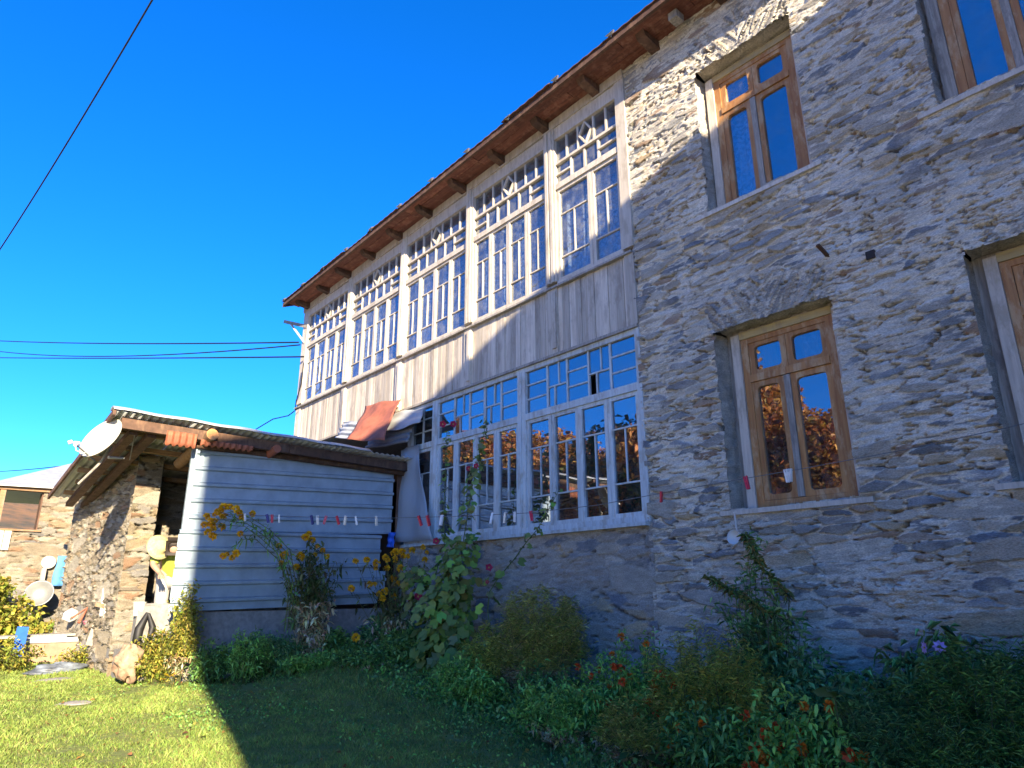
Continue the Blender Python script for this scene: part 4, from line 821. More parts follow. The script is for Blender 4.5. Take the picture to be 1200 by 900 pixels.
pegs = [(287, 'white', 'white peg on the line just right of the yellow flowers'), (313, 'navy', 'leftmost navy peg, between two pale pegs'), (319, 'red', 'red peg beside the leftmost navy peg'), (327, 'white', 'white peg right of the leftmost red peg'),
        (365, 'navy', 'navy peg above the rudbeckia bush, left of a white one'), (372, 'white', 'white peg touching a navy peg above the rudbeckia bush'), (382, 'red', 'red peg, left one of two above the rudbeckia bush'), (395, 'red', 'red peg, right one of two above the rudbeckia bush'),
        (405, 'white', 'tall white peg, left one of a pair on the shed front'), (417, 'white', 'tall white peg, right one of a pair on the shed front'), (441, 'white', 'white peg near the right edge of the shed'),
        (491, 'red', 'left red peg in front of the plastic sheet'), (501, 'red', 'right red peg in front of the plastic sheet'), (518, 'white', 'white peg behind the hollyhock stems'), (577, 'white', 'white peg before the second lower casement'), (592, 'white', 'white peg before the third lower casement'), (603, 'white', 'slanting white peg next to the wide blue mullion'),
        (622, 'red', 'red peg hanging just right of the wide blue mullion'), (775, 'red', 'red peg on the line at the corner of the stone wall'), (874, 'red', 'red peg beside the left jamb of the brown lower window'), (921, 'white', 'large white peg in front of the brown lower window'), (926, 'white', 'second white peg crossing the one before the brown window')]
for x, c_, lb in pegs:
    o = bpy.data.objects.new('clothes_peg', pegme[c_]); COL.objects.link(o); o.location = lp_(x, liney(x)); s_ = random.uniform(1.15, 1.4); o.scale = (s_, s_, s_)
    o.rotation_euler = (random.uniform(-.3, .3), random.uniform(-.3, .3), random.uniform(0, 3)); tag(o, lb, 'clothes peg', 'pegs on the clothes line')

# ---------------------------------------------------------------- vegetation
def leafset(P, Dr, L, W, C, droop=.25, fold=.25, nrm=None, full=False):
    """P,Dr (n,3) base and direction, L,W (n,), C (n,3) -> arrays of folded, pointed leaves"""
    n = len(P); Dr = Dr/np.linalg.norm(Dr, axis=1, keepdims=True)
    up = np.tile((0, 0, 1.), (n, 1))+RNG.normal(0, .45, (n, 3)) if nrm is None else nrm
    S = np.cross(Dr, up); S /= np.linalg.norm(S, axis=1, keepdims=True)+1e-9; U = np.cross(S, Dr)
    L_, W_ = L[:, None], W[:, None]
    mid = P+Dr*L_*.5; tip = P+Dr*L_-np.array((0, 0, 1.))*L_*droop
    if full:
        a = P+Dr*L_*.22+S*W_*.38+U*W_*fold*.6; b = P+Dr*L_*.22-S*W_*.38+U*W_*fold*.6
        c = P+Dr*L_*.55+S*W_*.5+U*W_*fold-np.array((0, 0, 1.))*L_*droop*.3; d = P+Dr*L_*.55-S*W_*.5+U*W_*fold-np.array((0, 0, 1.))*L_*droop*.3; mid = mid-np.array((0, 0, 1.))*L_*droop*.2
        V = np.stack([P, a, c, tip, d, b, mid], 1).reshape(-1, 3); o = np.arange(n)[:, None]*7
        Fq = np.concatenate([o+np.array(t) for t in ((0, 1, 6), (1, 2, 6), (2, 3, 6), (3, 4, 6), (4, 5, 6), (5, 0, 6))]); k = 7
    else:
        a = mid+S*W_*.5+U*W_*fold; b = mid-S*W_*.5+U*W_*fold
        V = np.stack([P, a, tip, b], 1).reshape(-1, 3); o = np.arange(n)[:, None]*4
        Fq = np.concatenate([o+np.array((0, 1, 2)), o+np.array((0, 2, 3))]); k = 4
    return V, Fq, np.repeat(C, k, 0)
def merge(sets):
    V, Fq, C = [], [], []; o = 0
    for v, f, c in sets: V.append(v); Fq.append(f+o); C.append(c); o += len(v)
    return np.concatenate(V), np.concatenate(Fq), np.concatenate(C)
def vary(c, n, a=.25, hue=.12): return np.clip(np.array(c)*(1+RNG.normal(0, a, (n, 1)))*(1+RNG.normal(0, hue, (n, 3))), .004, .9)
def mixcols(cols, n, a=.25): c = np.array(cols)[RNG.integers(0, len(cols), n)]; return vary(c, n, a) if True else c
def rdir(n, up=0.): d = RNG.normal(0, 1, (n, 3)); d[:, 2] += up; return d/np.linalg.norm(d, axis=1, keepdims=True)
def stemsmesh(name, paths, r0, r1, col, par):
    m = MB()
    for p in paths: m.tube(p, [r0+(r1-r0)*i/(len(p)-1) for i in range(len(p))], 4, False)
    me = m.mesh(name, M['leaf']); a = me.color_attributes.new('Col', 'FLOAT_COLOR', 'POINT'); n = len(me.vertices)
    c = np.ones((n, 4), np.float32); c[:, :3] = vary(col, n, .08, .03); a.data.foreach_set('color', c.ravel()); return link(name, me, par)
def curve(a, b, bend, n=6):
    a, b = Vector(a), Vector(b); s = Vector((random.uniform(-1, 1), random.uniform(-1, 1), random.uniform(-.2, .5)))*bend
    return [a.lerp(b, i/n)+s*math.sin(PI*i/n) for i in range(n+1)]
def ballmesh(name, r, col, petals=26, L=.9, core=None):
    n = petals; d = rdir(n, .3); P = d*r*.25
    V, Fq, C = leafset(P, d, np.full(n, r*L), np.full(n, r*.75), vary(col, n, .15, .05), .05, .2)
    if core is not None:
        d2 = rdir(14, 1.2); v, f, c = leafset(d2*r*.3, d2, np.full(14, r*.45), np.full(14, r*.5), vary(core, 14, .1, .05)); V, Fq, C = merge([(V, Fq, C), (v, f, c)])
    return npmesh(name, V, Fq, M['petal'], C)
def discmesh(name, r, col, petals, core, wide=.9, layers=1):
    out = []
    for l in range(layers):
        a = np.arange(petals)*2*PI/petals+l*.4; d = np.stack([np.cos(a), np.sin(a), np.full(petals, .25+.5*l)], -1)
        out.append(leafset(d*r*.12, d, np.full(petals, r*(1-.25*l)), np.full(petals, r*wide), vary(col, petals, .14, .05), .12, .05, nrm=np.tile((0, 0, 1.), (petals, 1)), full=True))
    d2 = rdir(12, 1.5); out.append(leafset(d2*r*.05, d2, np.full(12, r*.28), np.full(12, r*.2), vary(core, 12, .1, .05), full=True))
    return npmesh(name, *[x for x in merge(out)][:2], M['petal'], merge(out)[2])
FL = dict(pom=[ballmesh('flower', .046, (.85, .47, .02), 46, core=(.85, .40, .01)) for _ in range(2)],
          zin=[ballmesh('flower', .034, (.75, .20, .02), 26, core=(.55, .15, .01)) for _ in range(2)],
          zred=[ballmesh('flower', .034, (.72, .10, .02), 26) for _ in range(1)],
          holly=[discmesh('flower', .055, (.33, .012, .055), 5, (.5, .4, .1), 1.05)],
          cosmos=[discmesh('flower', .045, (.50, .32, .62), 8, (.6, .4, .05), .55)],
          yellow=[discmesh('flower', .035, (.75, .52, .04), 12, (.3, .16, .02), .35)],
          white=[discmesh('flower', .018, (.75, .75, .75), 6, (.6, .5, .1), .5)])
def putflower(par, kind, p, s=1.0, face=None, lab=None):
    me = random.choice(FL[kind]); o = bpy.data.objects.new('flower', me); COL.objects.link(o); o.parent = par; o.location = Vector(p)-(par.location if par.type == 'EMPTY' else Vector())
    s *= random.uniform(.8, 1.15); o.scale = (s, s, s)
    if face is None: o.rotation_euler = (random.uniform(-.6, .6), random.uniform(-.6, .6), random.uniform(0, 6))
    else: o.rotation_euler = Vector(face).to_track_quat('Z', 'Y').to_euler()
    return o
def plant(name, base, label, cat, group=None): return empty(name, tuple(base), label, cat, group)
G_ = dict(mid=[(.055, .10, .025), (.075, .13, .03), (.04, .08, .025)], fresh=[(.10, .17, .035), (.07, .14, .03)], dark=[(.03, .06, .02), (.045, .085, .03), (.06, .09, .03)],
         yel=[(.20, .17, .04), (.14, .14, .03), (.24, .15, .05), (.10, .12, .03)], dry=[(.22, .15, .08), (.16, .11, .06), (.28, .22, .12)], lime=[(.26, .26, .04), (.20, .24, .04), (.30, .25, .05)], gold=[(.30, .22, .04), (.17, .16, .03), (.10, .13, .03)])
G = {k: [tuple(min(.6, q*(3.5 if k in ('yel', 'gold') else 4.6 if k == 'dark' else 3.2 if k != 'lime' else 1.2)) for q in c) for c in v] for k, v in G_.items()}
def bush(name, base, top, rx, ry, label, cat, nst=14, nl=1500, L=(.03, .06), W=.3, cols='mid', feather=False, stemcol=(.12, .13, .05), low=.0, flowers=(), fcount=0, dryfrac=0., full=False, group=None, shape=.75, droop=.25):
    """stems fanning from the root to an uneven, dome shaped outline, leaves along the stems and in tufts at their ends"""
    base = Vector(base); top = max(top, base.z+.16); h = top-base.z; r = plant(name, base, label, cat, group); paths = []; ends = []
    for i in range(nst):
        a = random.uniform(0, 2*PI); q = math.sqrt(random.random()); hh = h*random.uniform(.58, 1.08)*(1-shape*.5*q*q)
        e = base+Vector((rx*q*math.cos(a), ry*q*math.sin(a), hh)); st = base+Vector((rx*.25*q*math.cos(a), ry*.25*q*math.sin(a), -.03))
        p = curve(st, e, .06*h); paths.append(p); ends.append(p[-1])
        for _ in range(2):
            k = random.randint(2, 4); b = p[k]+Vector((random.uniform(-1, 1)*rx*.45, random.uniform(-1, 1)*ry*.45, random.uniform(.05, .3)*h)); b.z = min(b.z, e.z); paths.append(curve(p[k], b, .02, 4)); ends.append(b)
    stemsmesh('stems', paths, .0045, .0018, stemcol, r)
    A = [];
    for p in paths:
        for i in range(len(p)-1):
            t_ = i/len(p)
            if p[i].z-base.z < low*h: continue
            A.append((p[i], p[i+1]))
    A = np.array([[list(a), list(b)] for a, b in A]); pick = RNG.integers(0, len(A), nl); tt = RNG.random((nl, 1)); P0 = A[pick, 0]*(1-tt)+A[pick, 1]*tt
    E_ = np.array([list(e) for e in ends]); ne = int(nl*.45); P1 = E_[RNG.integers(0, len(E_), ne)]+RNG.normal(0, .03, (ne, 3)); P0[:ne] = P1
    if feather:
        P0 = P0+RNG.normal(0, .02, (nl, 3)); Dd = rdir(nl, .5); Ls = RNG.uniform(.03, .075, nl); Ws = RNG.uniform(.0010, .0020, nl)
    else:
        P0 = P0+RNG.normal(0, .012, (nl, 3)); Dd = rdir(nl, .35); Ls = RNG.uniform(L[0], L[1], nl); Ws = Ls*W*RNG.uniform(.8, 1.2, nl)
    cb = np.array(G[cols]); C = np.clip(cb[(pick//9) % len(cb)]*(1+.25*np.sin(pick[:, None]*1.7//3))*(1+RNG.normal(0, .22, (nl, 1)))*(1+RNG.normal(0, .08, (nl, 3))), .004, .9); nd = int(nl*dryfrac)
    if nd:
        lowi = np.argsort(P0[:, 2])[:nd]; C[lowi] = mixcols(G['dry'], nd)
    V, Fq, C = leafset(P0, Dd, Ls, Ws, C, droop, .25, full=full)
    link('leaves', npmesh('leaves', V, Fq, M['leaf'], C), r, 'stuff')
    for _ in range(fcount):
        e = random.choice(sorted(ends, key=lambda p: p.y-p.z)[:max(6, len(ends)//2)]); putflower(r, random.choice(flowers), e+Vector((random.uniform(-.03, .03), random.uniform(-.03, .03), random.uniform(.0, .03))))
    return r
def bigleaves(P, Dr, S, C, r=None):
    """round, lobed, cupped leaves"""
    n = len(P); Nn = Dr/np.linalg.norm(Dr, axis=1, keepdims=True); a = np.cross(Nn, RNG.normal(0, 1, (n, 3))); a /= np.linalg.norm(a, axis=1, keepdims=True); b = np.cross(Nn, a)
    K = 12; V = [P[:, None]]; 
    for k in range(K):
        t_ = 2*PI*k/K; rr = S*(1.0 if k % 2 else .84)*(1 if k else .35); cup = S*(.12+.10*math.cos(3*t_))
        V.append((P+a*(rr*math.cos(t_))[:, None]+b*(rr*math.sin(t_))[:, None]+Nn*cup[:, None]+RNG.normal(0, .004, (n, 3)))[:, None])
    V = np.concatenate(V, 1).reshape(-1, 3); o = np.arange(n)[:, None]*(K+1)
    Fq = np.concatenate([o+np.array((0, 1+k, 1+(k+1) % K)) for k in range(K)]); return V, Fq, np.repeat(C, K+1, 0)
def hollyhock(path, label, r0=.011, spr=1.0, lsz=(.03, .07), nbuds=22, flowers=(), nleaf=70, low_big=True):
    r = plant('hollyhock', path[0], label, 'hollyhock', None); n = 14
    pts = []
    for i in range(n+1):
        f = i/n*(len(path)-1); k = min(int(f), len(path)-2); pts.append(Vector(path[k]).lerp(Vector(path[k+1]), f-k)+Vector((.008*math.sin(i*2.1), .008*math.cos(i*1.7), 0)))
    stemsmesh('stems', [pts], r0, .004, (.13, .17, .06), r)
    A = np.array([list(p) for p in pts]); P = []; Dd = []; S = []
    for i in range(nleaf):
        t_ = RNG.random()**1.5; f = t_*n; k = min(int(f), n-1); p = A[k]*(1-f+k)+A[k+1]*(f-k); a = RNG.random()*2*PI; s = (lsz[1]*(1-t_)+lsz[0]*t_)*RNG.uniform(.7, 1.2)
        out = np.array((math.cos(a), math.sin(a), RNG.uniform(-.2, .4))); P.append(p+out*s*RNG.uniform(.9, 1.9)*spr); Dd.append(out*RNG.uniform(.3, 1)+np.array((.25, -.4, RNG.uniform(.2, .9)))); S.append(s)
    P, Dd, S = np.array(P), np.array(Dd), np.array(S); C = mixcols([(.19, .28, .06), (.24, .33, .07), (.15, .23, .055), (.21, .28, .09)], len(P), .25)
    if low_big: yi = RNG.random(len(P)) < .06; C[yi] = (.28, .23, .05)
    V, Fq, C = bigleaves(P, Dd, S, C); link('leaves', npmesh('leaves', V, Fq, M['leaf'], C, smooth=False), r, 'stuff')
    Pb = []; 
    for i in range(nbuds):
        t_ = .45+.55*i/nbuds; f = t_*n*.999; k = int(f); p = A[k]*(1-f+k)+A[k+1]*(f-k)+RNG.normal(0, .018, 3); Pb.append(p)
    Pb = np.repeat(np.array(Pb), 9, 0); d = rdir(len(Pb), .4); v, f, c = leafset(Pb, d, RNG.uniform(.015, .028, len(Pb)), RNG.uniform(.012, .02, len(Pb)), mixcols([(.16, .20, .08), (.11, .15, .06)], len(Pb)))
    link('buds', npmesh('buds', v, f, M['leaf'], c), r, 'stuff')
    for (x, y, Y, s) in flowers: p = onY(x, y, Y); putflower(r, 'holly', p, s, face=(-p.normalized()+Vector((random.uniform(-.4, .4), random.uniform(-.4, .4), random.uniform(-.1, .3)))))
    return r
def gnd(x, y): return Vector((x, y, gz(x, y)))
# --- hollyhocks before the gallery
def pY(*a): return [onY(x, y, Y) for x, y, Y in a]
b0 = gnd(-6.9, 5.0)
hollyhock([b0]+pY((522, 700, 5.0), (520, 600, 5.05), (524, 505, 5.05)), 'tall hollyhock with two dark red flowers at its tip, leftmost before the gallery', flowers=[(519, 497, 5.04, .9), (531, 497, 5.04, .9), (481, 700, 4.9, .9)], nbuds=30, nleaf=110)
hollyhock([gnd(-6.6, 4.95)]+pY((535, 700, 4.95), (548, 600, 5.0), (559, 545, 5.05), (571, 490, 5.05)), 'leafy hollyhock with a green budded tip reaching the transom panes', flowers=[(549, 549, 4.98, .55), (558, 546, 4.97, .6), (511, 634, 4.9, .9)], nbuds=34, nleaf=190, spr=1.25)
hollyhock([gnd(-5.9, 4.95)]+pY((568, 700, 4.95), (602, 655, 5.05), (632, 617, 5.1), (655, 575, 5.15)), 'hollyhock leaning right across the plastered wall below the gallery sill', flowers=[(573, 665, 4.95, .75), (571, 682, 4.9, .5)], nbuds=18, nleaf=50, lsz=(.03, .07))
hollyhock([gnd(-6.8, 4.75)]+pY((500, 720, 4.7), (492, 690, 4.72), (487, 668, 4.72)), 'short hollyhock with a dark red flower between the yellow blooms and the tall stems', flowers=[(490, 699, 4.68, 1.0), (476, 683, 4.75, .9)], nbuds=10, nleaf=200, lsz=(.045, .075), spr=2.0)
hollyhock([gnd(-6.5, 4.85)]+pY((520, 720, 4.8), (535, 670, 4.85), (540, 630, 4.9)), 'dense broad leaved hollyhock at the foot of the tall stems', nbuds=6, nleaf=420, lsz=(.04, .075), spr=2.4)
# --- golden glow rudbeckia by the shed
def golden(basepx, X, heads, label, base, nl=1300, rx=.35, ry=.35, top=None, stems=16, dry=.45, spread=.0):
    bx = Vector(base); r = plant('rudbeckia', bx, label, 'rudbeckia'); paths = []
    H = [onX(x, y, X_) for x, y, X_ in heads]
    for h in H: s_ = bx+Vector((random.uniform(-.12, .12), random.uniform(-.15, .15), 0)); paths.append([s_]+[s_.lerp(h, k/6)+Vector((0, 0, .25*math.sin(PI*k/6)*min(1, (h-s_).length-.9)*spread)) for k in range(1, 7)])
    for i in range(stems): a = random.uniform(0, 6.28); e = bx+Vector((rx*random.random()*math.cos(a), ry*random.random()*math.sin(a), (top-bx.z)*random.uniform(.5, 1.))); paths.append(curve(bx+Vector((random.uniform(-.1, .1), random.uniform(-.1, .1), 0)), e, .06))
    stemsmesh('stems', paths, .006, .002, (.17, .17, .07), r)
    nn = len(H); A = np.array([[list(p[i]), list(p[i+1])] for k, p in enumerate(paths) for i in range(len(p)-1) if k >= nn or i > 3 or spread == 0]); pk = RNG.integers(0, len(A), nl); tt = RNG.random((nl, 1))
    P0 = A[pk, 0]*(1-tt)+A[pk, 1]*tt+RNG.normal(0, .025, (nl, 3)); Dd = rdir(nl, -.1); Ls = RNG.uniform(.05, .11, nl); C = mixcols([(.08, .12, .03), (.12, .15, .04), (.17, .15, .05)], nl)
    lo = P0[:, 2] < bx.z+(top-bx.z)*dry; C[lo] = mixcols(G['dry'], lo.sum())
    V, Fq, C = leafset(P0, Dd, Ls, Ls*.32, C, .35, .2, full=True); link('leaves', npmesh('leaves', V, Fq, M['leaf'], C), r, 'stuff')
    for h in H: putflower(r, 'pom', h, random.uniform(.75, 1.15))
    return r
hd1 = [(x+random.uniform(-2, 2), y+random.uniform(-2, 2), -8.2+random.uniform(-.1, .1)) for x, y in ((244, 606), (250, 602), (256, 598), (262, 594), (268, 594), (275, 598), (280, 601), (285, 604), (246, 613), (253, 610), (259, 606), (248, 620), (240, 617), (251, 628), (260, 616), (265, 604), (252, 617), (262, 653), (272, 655), (277, 650), (267, 651), (281, 624), (296, 603), (258, 600), (246, 610), (243, 625))]
lean = golden(None, 0, [], 'leaning rudbeckia whose yellow pompons hang left over the metal shed wall', gnd(-8.4, 3.95), nl=60, rx=.1, ry=.12, top=.5, stems=2)
mains = []
for k in range(5):
    q = [(345-4*k, 740, -8.4), (348-3*k, 690, -8.35), (340-5*k, 645+k, -8.3), (318-4*k, 622+k*3, -8.25), (296-3*k, 608+k*3, -8.2), (272-4*k, 600+k*5, -8.2)] if k < 4 else [(345, 740, -8.4), (342, 690, -8.35), (325, 655, -8.3), (300, 632, -8.25), (284, 632, -8.2), (272, 645, -8.2)]
    mains.append([onX(*p) for p in q])
peds = []
for x, y, X_ in hd1:
    h = onX(x, y, X_); mp_ = min((p for q in mains for p in q[3:]), key=lambda p: (p-h).length); peds.append(curve(mp_, h, .02, 3)); putflower(lean, 'pom', h, random.uniform(.7, 1.05))
stemsmesh('stems', mains, .006, .003, (.19, .19, .07), lean); stemsmesh('flower_stalks', peds, .0025, .002, (.19, .19, .07), lean)
A = np.array([[list(q[i]), list(q[i+1])] for q in mains for i in range(5)]); pk = RNG.integers(0, len(A), 330); tt = RNG.random((330, 1)); P0 = A[pk, 0]*(1-tt)+A[pk, 1]*tt
V, Fq, C = leafset(P0, rdir(330), RNG.uniform(.05, .11, 330), RNG.uniform(.012, .025, 330), mixcols(G['mid'], 330), .35, .2, full=True); link('leaves', npmesh('leaves', V, Fq, M['leaf'], C), lean, 'stuff')
hd2 = [(x, y, -8.5) for x, y in ((362, 626), (358, 630), (366, 633), (372, 640), (378, 645), (352, 652), (330, 660), (333, 650), (383, 652), (327, 640), (355, 654), (347, 665), (369, 650))]
golden(None, 0, hd2, 'tall bushy rudbeckia with dry brown lower leaves before the shed wall', gnd(-8.45, 4.0), nl=2600, rx=.28, ry=.38, top=.62, stems=34, dry=.5)
hd3 = [(x+random.uniform(-2, 2), y+random.uniform(-2, 2), -7.9+random.uniform(-.15, .15)) for x, y in ((416, 659), (428, 658), (443, 658), (452, 652), (460, 650), (466, 648), (472, 652), (463, 656), (455, 657), (470, 645), (478, 650), (442, 665), (453, 666), (468, 664), (461, 680), (463, 685), (446, 697), (450, 694), (445, 704), (461, 700), (448, 702), (434, 686), (439, 686), (495, 640), (500, 646), (497, 654), (484, 646), (412, 690), (416, 745))]
golden(None, 0, hd3, 'loose rudbeckia with clusters of yellow pompons right of the shed', gnd(-7.9, 4.85), nl=900, rx=.5, ry=.35, top=.35, stems=16, dry=.4)
# --- feathery yellowing bush and neighbours
B = [('cosmos_bush', (-5.35, 4.95), (620, 693, 4.95), .62, .35, 'large feathery bush turning yellow and brown in the middle of the bed', 'cosmos', dict(nst=60, nl=28080, cols='yel', feather=True, dryfrac=.2, stemcol=(.25, .2, .1))),
     ('cosmos_bush', (-5.9, 4.8), (565, 735, 4.8), .35, .3, 'small feathery olive bush left of the large yellow one', 'cosmos', dict(nst=26, nl=8640, cols='gold', feather=True, dryfrac=.2)),
     ('zinnia_bush', (-3.98, 4.75), (735, 748, 4.75), .52, .35, 'bright green bush dotted with orange flowers left of the feathery green mound', 'zinnia', dict(nst=44, nl=5200, L=(.035, .06), W=.36, cols='fresh', flowers=('zin', 'zred'), fcount=24)),
     ('cosmos_bush', (-3.12, 4.55), (855, 742, 4.55), .46, .34, 'round feathery green mound below the hanging ladle', 'cosmos', dict(nst=60, nl=25920, cols='gold', feather=True)),
     ('goldenrod', (-2.95, 5.15), (868, 618, 5.1), .16, .12, 'tall goldenrod with a nodding brown tip reaching the ladle', 'goldenrod', dict(nst=6, nl=520, L=(.05, .09), W=.2, cols='mid', low=.3)),
     ('goldenrod', (-3.05, 5.15), (905, 660, 5.1), .38, .15, 'spreading goldenrod stems leaning against the stone wall', 'goldenrod', dict(nst=16, nl=1600, L=(.05, .10), W=.2, cols='dark', low=.2)),
     ('leafy_bush', (-2.75, 5.0), (930, 722, 5.0), .5, .3, 'dark leafy bush with one yellow bloom under the goldenrod', 'bush', dict(nst=36, nl=3600, L=(.05, .10), W=.28, cols='dark', flowers=('yellow',), fcount=2)),
     ('zinnia_bush', (-2.3, 4.15), (960, 800, 4.15), .34, .26, 'low bush with vivid orange flowers at the bottom of the picture', 'zinnia', dict(nst=34, nl=2600, L=(.045, .075), W=.36, cols='fresh', flowers=('zin', 'zred', 'zred'), fcount=20, full=True)),
     ('leafy_bush', (-1.85, 5.1), (1030, 735, 5.1), .5, .3, 'dark drooping bush at the foot of the wall left of the mauve flowers', 'bush', dict(nst=34, nl=3800, L=(.06, .12), W=.2, cols='dark', droop=.5)),
     ('cosmos_bush', (-1.45, 4.7), (1110, 758, 4.7), .50, .34, 'dark feathery bush carrying two mauve flowers', 'cosmos', dict(nst=60, nl=23760, cols='mid', feather=True)),
     ('cosmos_bush', (-1.85, 4.35), (1050, 795, 4.35), .42, .3, 'shadowy feathery bush in front of the mauve flowers', 'cosmos', dict(nst=50, nl=16200, cols='dark', feather=True)),
     ('cosmos_bush', (-1.0, 4.95), (1190, 728, 4.95), .45, .34, 'feathery green bush at the right edge beside the wall', 'cosmos', dict(nst=56, nl=21600, cols='mid', feather=True)),
     ('cosmos_bush', (-1.25, 4.3), (1150, 805, 4.3), .45, .3, 'feathery green bush in the lower right corner', 'cosmos', dict(nst=50, nl=21600, cols='mid', feather=True)),
     ('leafy_bush', (-3.4, 5.2), (775, 760, 5.2), .5, .2, 'dark weeds at the foot of the wall behind the zinnias', 'bush', dict(nst=26, nl=2200, L=(.05, .08), W=.3, cols='dark')),
     ('leafy_bush', (-4.9, 4.55), (645, 780, 4.55), .4, .3, 'leafy green weeds in front of the large yellow bush', 'bush', dict(nst=26, nl=2200, L=(.04, .08), W=.35, cols='mid')),
     ('cosmos_bush', (-3.55, 4.3), (770, 820, 4.3), .38, .25, 'low feathery tuft between the zinnias and the lawn', 'cosmos', dict(nst=30, nl=9720, cols='yel', feather=True, dryfrac=.3)),
     ('leafy_bush', (-2.9, 4.15), (855, 830, 4.15), .36, .25, 'low green plants at the bottom edge below the feathery mound', 'bush', dict(nst=28, nl=2400, L=(.05, .09), W=.3, cols='mid', flowers=('zin',), fcount=3)),
     ('zinnia_bush', (-3.45, 4.5), (800, 790, 4.5), .3, .25, 'small green bush with orange buds left of the round feathery mound', 'zinnia', dict(nst=28, nl=2400, L=(.035, .06), W=.36, cols='fresh', flowers=('zin', 'zred'), fcount=10)),
     ('zinnia_bush', (-2.05, 4.05), (1000, 835, 4.05), .25, .2, 'low orange flowers in the bottom edge right of the vivid bush', 'zinnia', dict(nst=22, nl=1500, L=(.04, .07), W=.36, cols='fresh', flowers=('zin', 'zred'), fcount=9, full=True)),
     ('leafy_bush', (-4.35, 4.3), (690, 800, 4.3), .45, .3, 'tangled green and dry weeds below the orange flowered bush', 'bush', dict(nst=34, nl=3200, L=(.04, .08), W=.3, cols='fresh', dryfrac=.25)),
     ('leafy_bush', (-8.35, 5.0), (400, 722, 5.0), .5, .3, 'low dark plants at the foot of the tall rudbeckia', 'bush', dict(nst=26, nl=2400, L=(.05, .10), W=.4, cols='dark')),
     ('leafy_bush', (-7.4, 4.75), (455, 735, 4.75), .55, .3, 'bed of dark green weeds in front of the loose rudbeckia', 'bush', dict(nst=34, nl=3200, L=(.05, .09), W=.35, cols='mid', flowers=('white',), fcount=5)),
     ('leafy_bush', (-6.0, 4.5), (560, 775, 4.5), .5, .25, 'pale green weeds below the leafy hollyhocks', 'bush', dict(nst=30, nl=2800, L=(.04, .08), W=.35, cols='fresh'))]
for nme, (bx, by), (tx, ty, tY), rx, ry, lab, cat, kw in B: bush(nme, gnd(bx, by), onY(tx, ty, tY).z, rx, ry, lab, cat, **kw)
# mauve cosmos
p1, p2 = onY(1084, 759, 4.6), onY(1101, 758, 4.6); mv = plant('mauve_cosmos', gnd(-1.6, 4.6), 'pair of pale mauve flowers standing above the dark feathery bush', 'cosmos')
stemsmesh('stems', [curve(gnd(-1.6, 4.6), p1, .04), curve(gnd(-1.55, 4.6), p2, .04)], .004, .002, (.1, .13, .05), mv)
putflower(mv, 'cosmos', p1, .85, face=(-.7, -.7, .1)); putflower(mv, 'cosmos', p2, .8, face=(.3, -.9, .5))
# goldenrod tip plumes
gp = plant('goldenrod', gnd(-3.0, 5.2), 'goldenrod shoot bending left with a brown seed plume over the wall', 'goldenrod')
pth = [gnd(-3.0, 5.2)]+pY((925, 700, 5.1), (890, 660, 5.05), (872, 625, 5.05)); pth2 = [gnd(-3.05, 5.15)]+pY((900, 720, 5.0), (870, 700, 4.95), (828, 676, 4.9)); stemsmesh('stems', [pth, pth2], .006, .003, (.14, .14, .06), gp)
PP = []
for q in (pth, pth2):
    for k in range(1, 3):
        for i in range(130): PP.append(list(q[k].lerp(q[k+1], random.random())))
PP = np.array(PP); nP = len(PP); V, Fq, C = leafset(PP, rdir(nP, .2), RNG.uniform(.04, .085, nP), RNG.uniform(.009, .016, nP), mixcols([(.15, .22, .07), (.20, .27, .07), (.34, .28, .09)], nP), .4); link('leaves', npmesh('leaves', V, Fq, M['leaf'], C), gp, 'stuff')
# broad dock leaves in the grass
for i, (x, y, Y, n_l, sz, lab) in enumerate(((745, 868, 4.2, 7, .20, 'broad leaved plant between the lawn and the feathery tuft'), (690, 850, 4.3, 5, .13, 'small broad leaved rosette left of the larger one'), (610, 830, 4.4, 4, .10, 'round leaved rosette in the weeds at the edge of the lawn'), (975, 790, 4.1, 6, .12, 'pale pointed leaves rising behind the vivid orange flowers'))):
    p = onY(x, y, Y); b = gnd(p.x, p.y); r = plant('broad_leaf_plant', b, lab, 'plant'); a = np.arange(n_l)*2.4; dd = np.stack([np.cos(a), np.sin(a), RNG.uniform(.5, 1.1, n_l)], -1); z = max(b.z, p.z-.12)
    stemsmesh('stems', [[b, Vector((p.x, p.y, z))]], .008, .005, (.12, .15, .05), r)
    V, Fq, C = leafset(np.tile((p.x, p.y, z), (n_l, 1)), dd, np.full(n_l, sz*1.15)*RNG.uniform(.8, 1.2, n_l), np.full(n_l, sz*.62), mixcols([(.09, .15, .04), (.11, .18, .05)], n_l, .15), .45, .2, full=True)
    link('leaves', npmesh('leaves', V, Fq, M['leaf'], C), r, 'stuff')
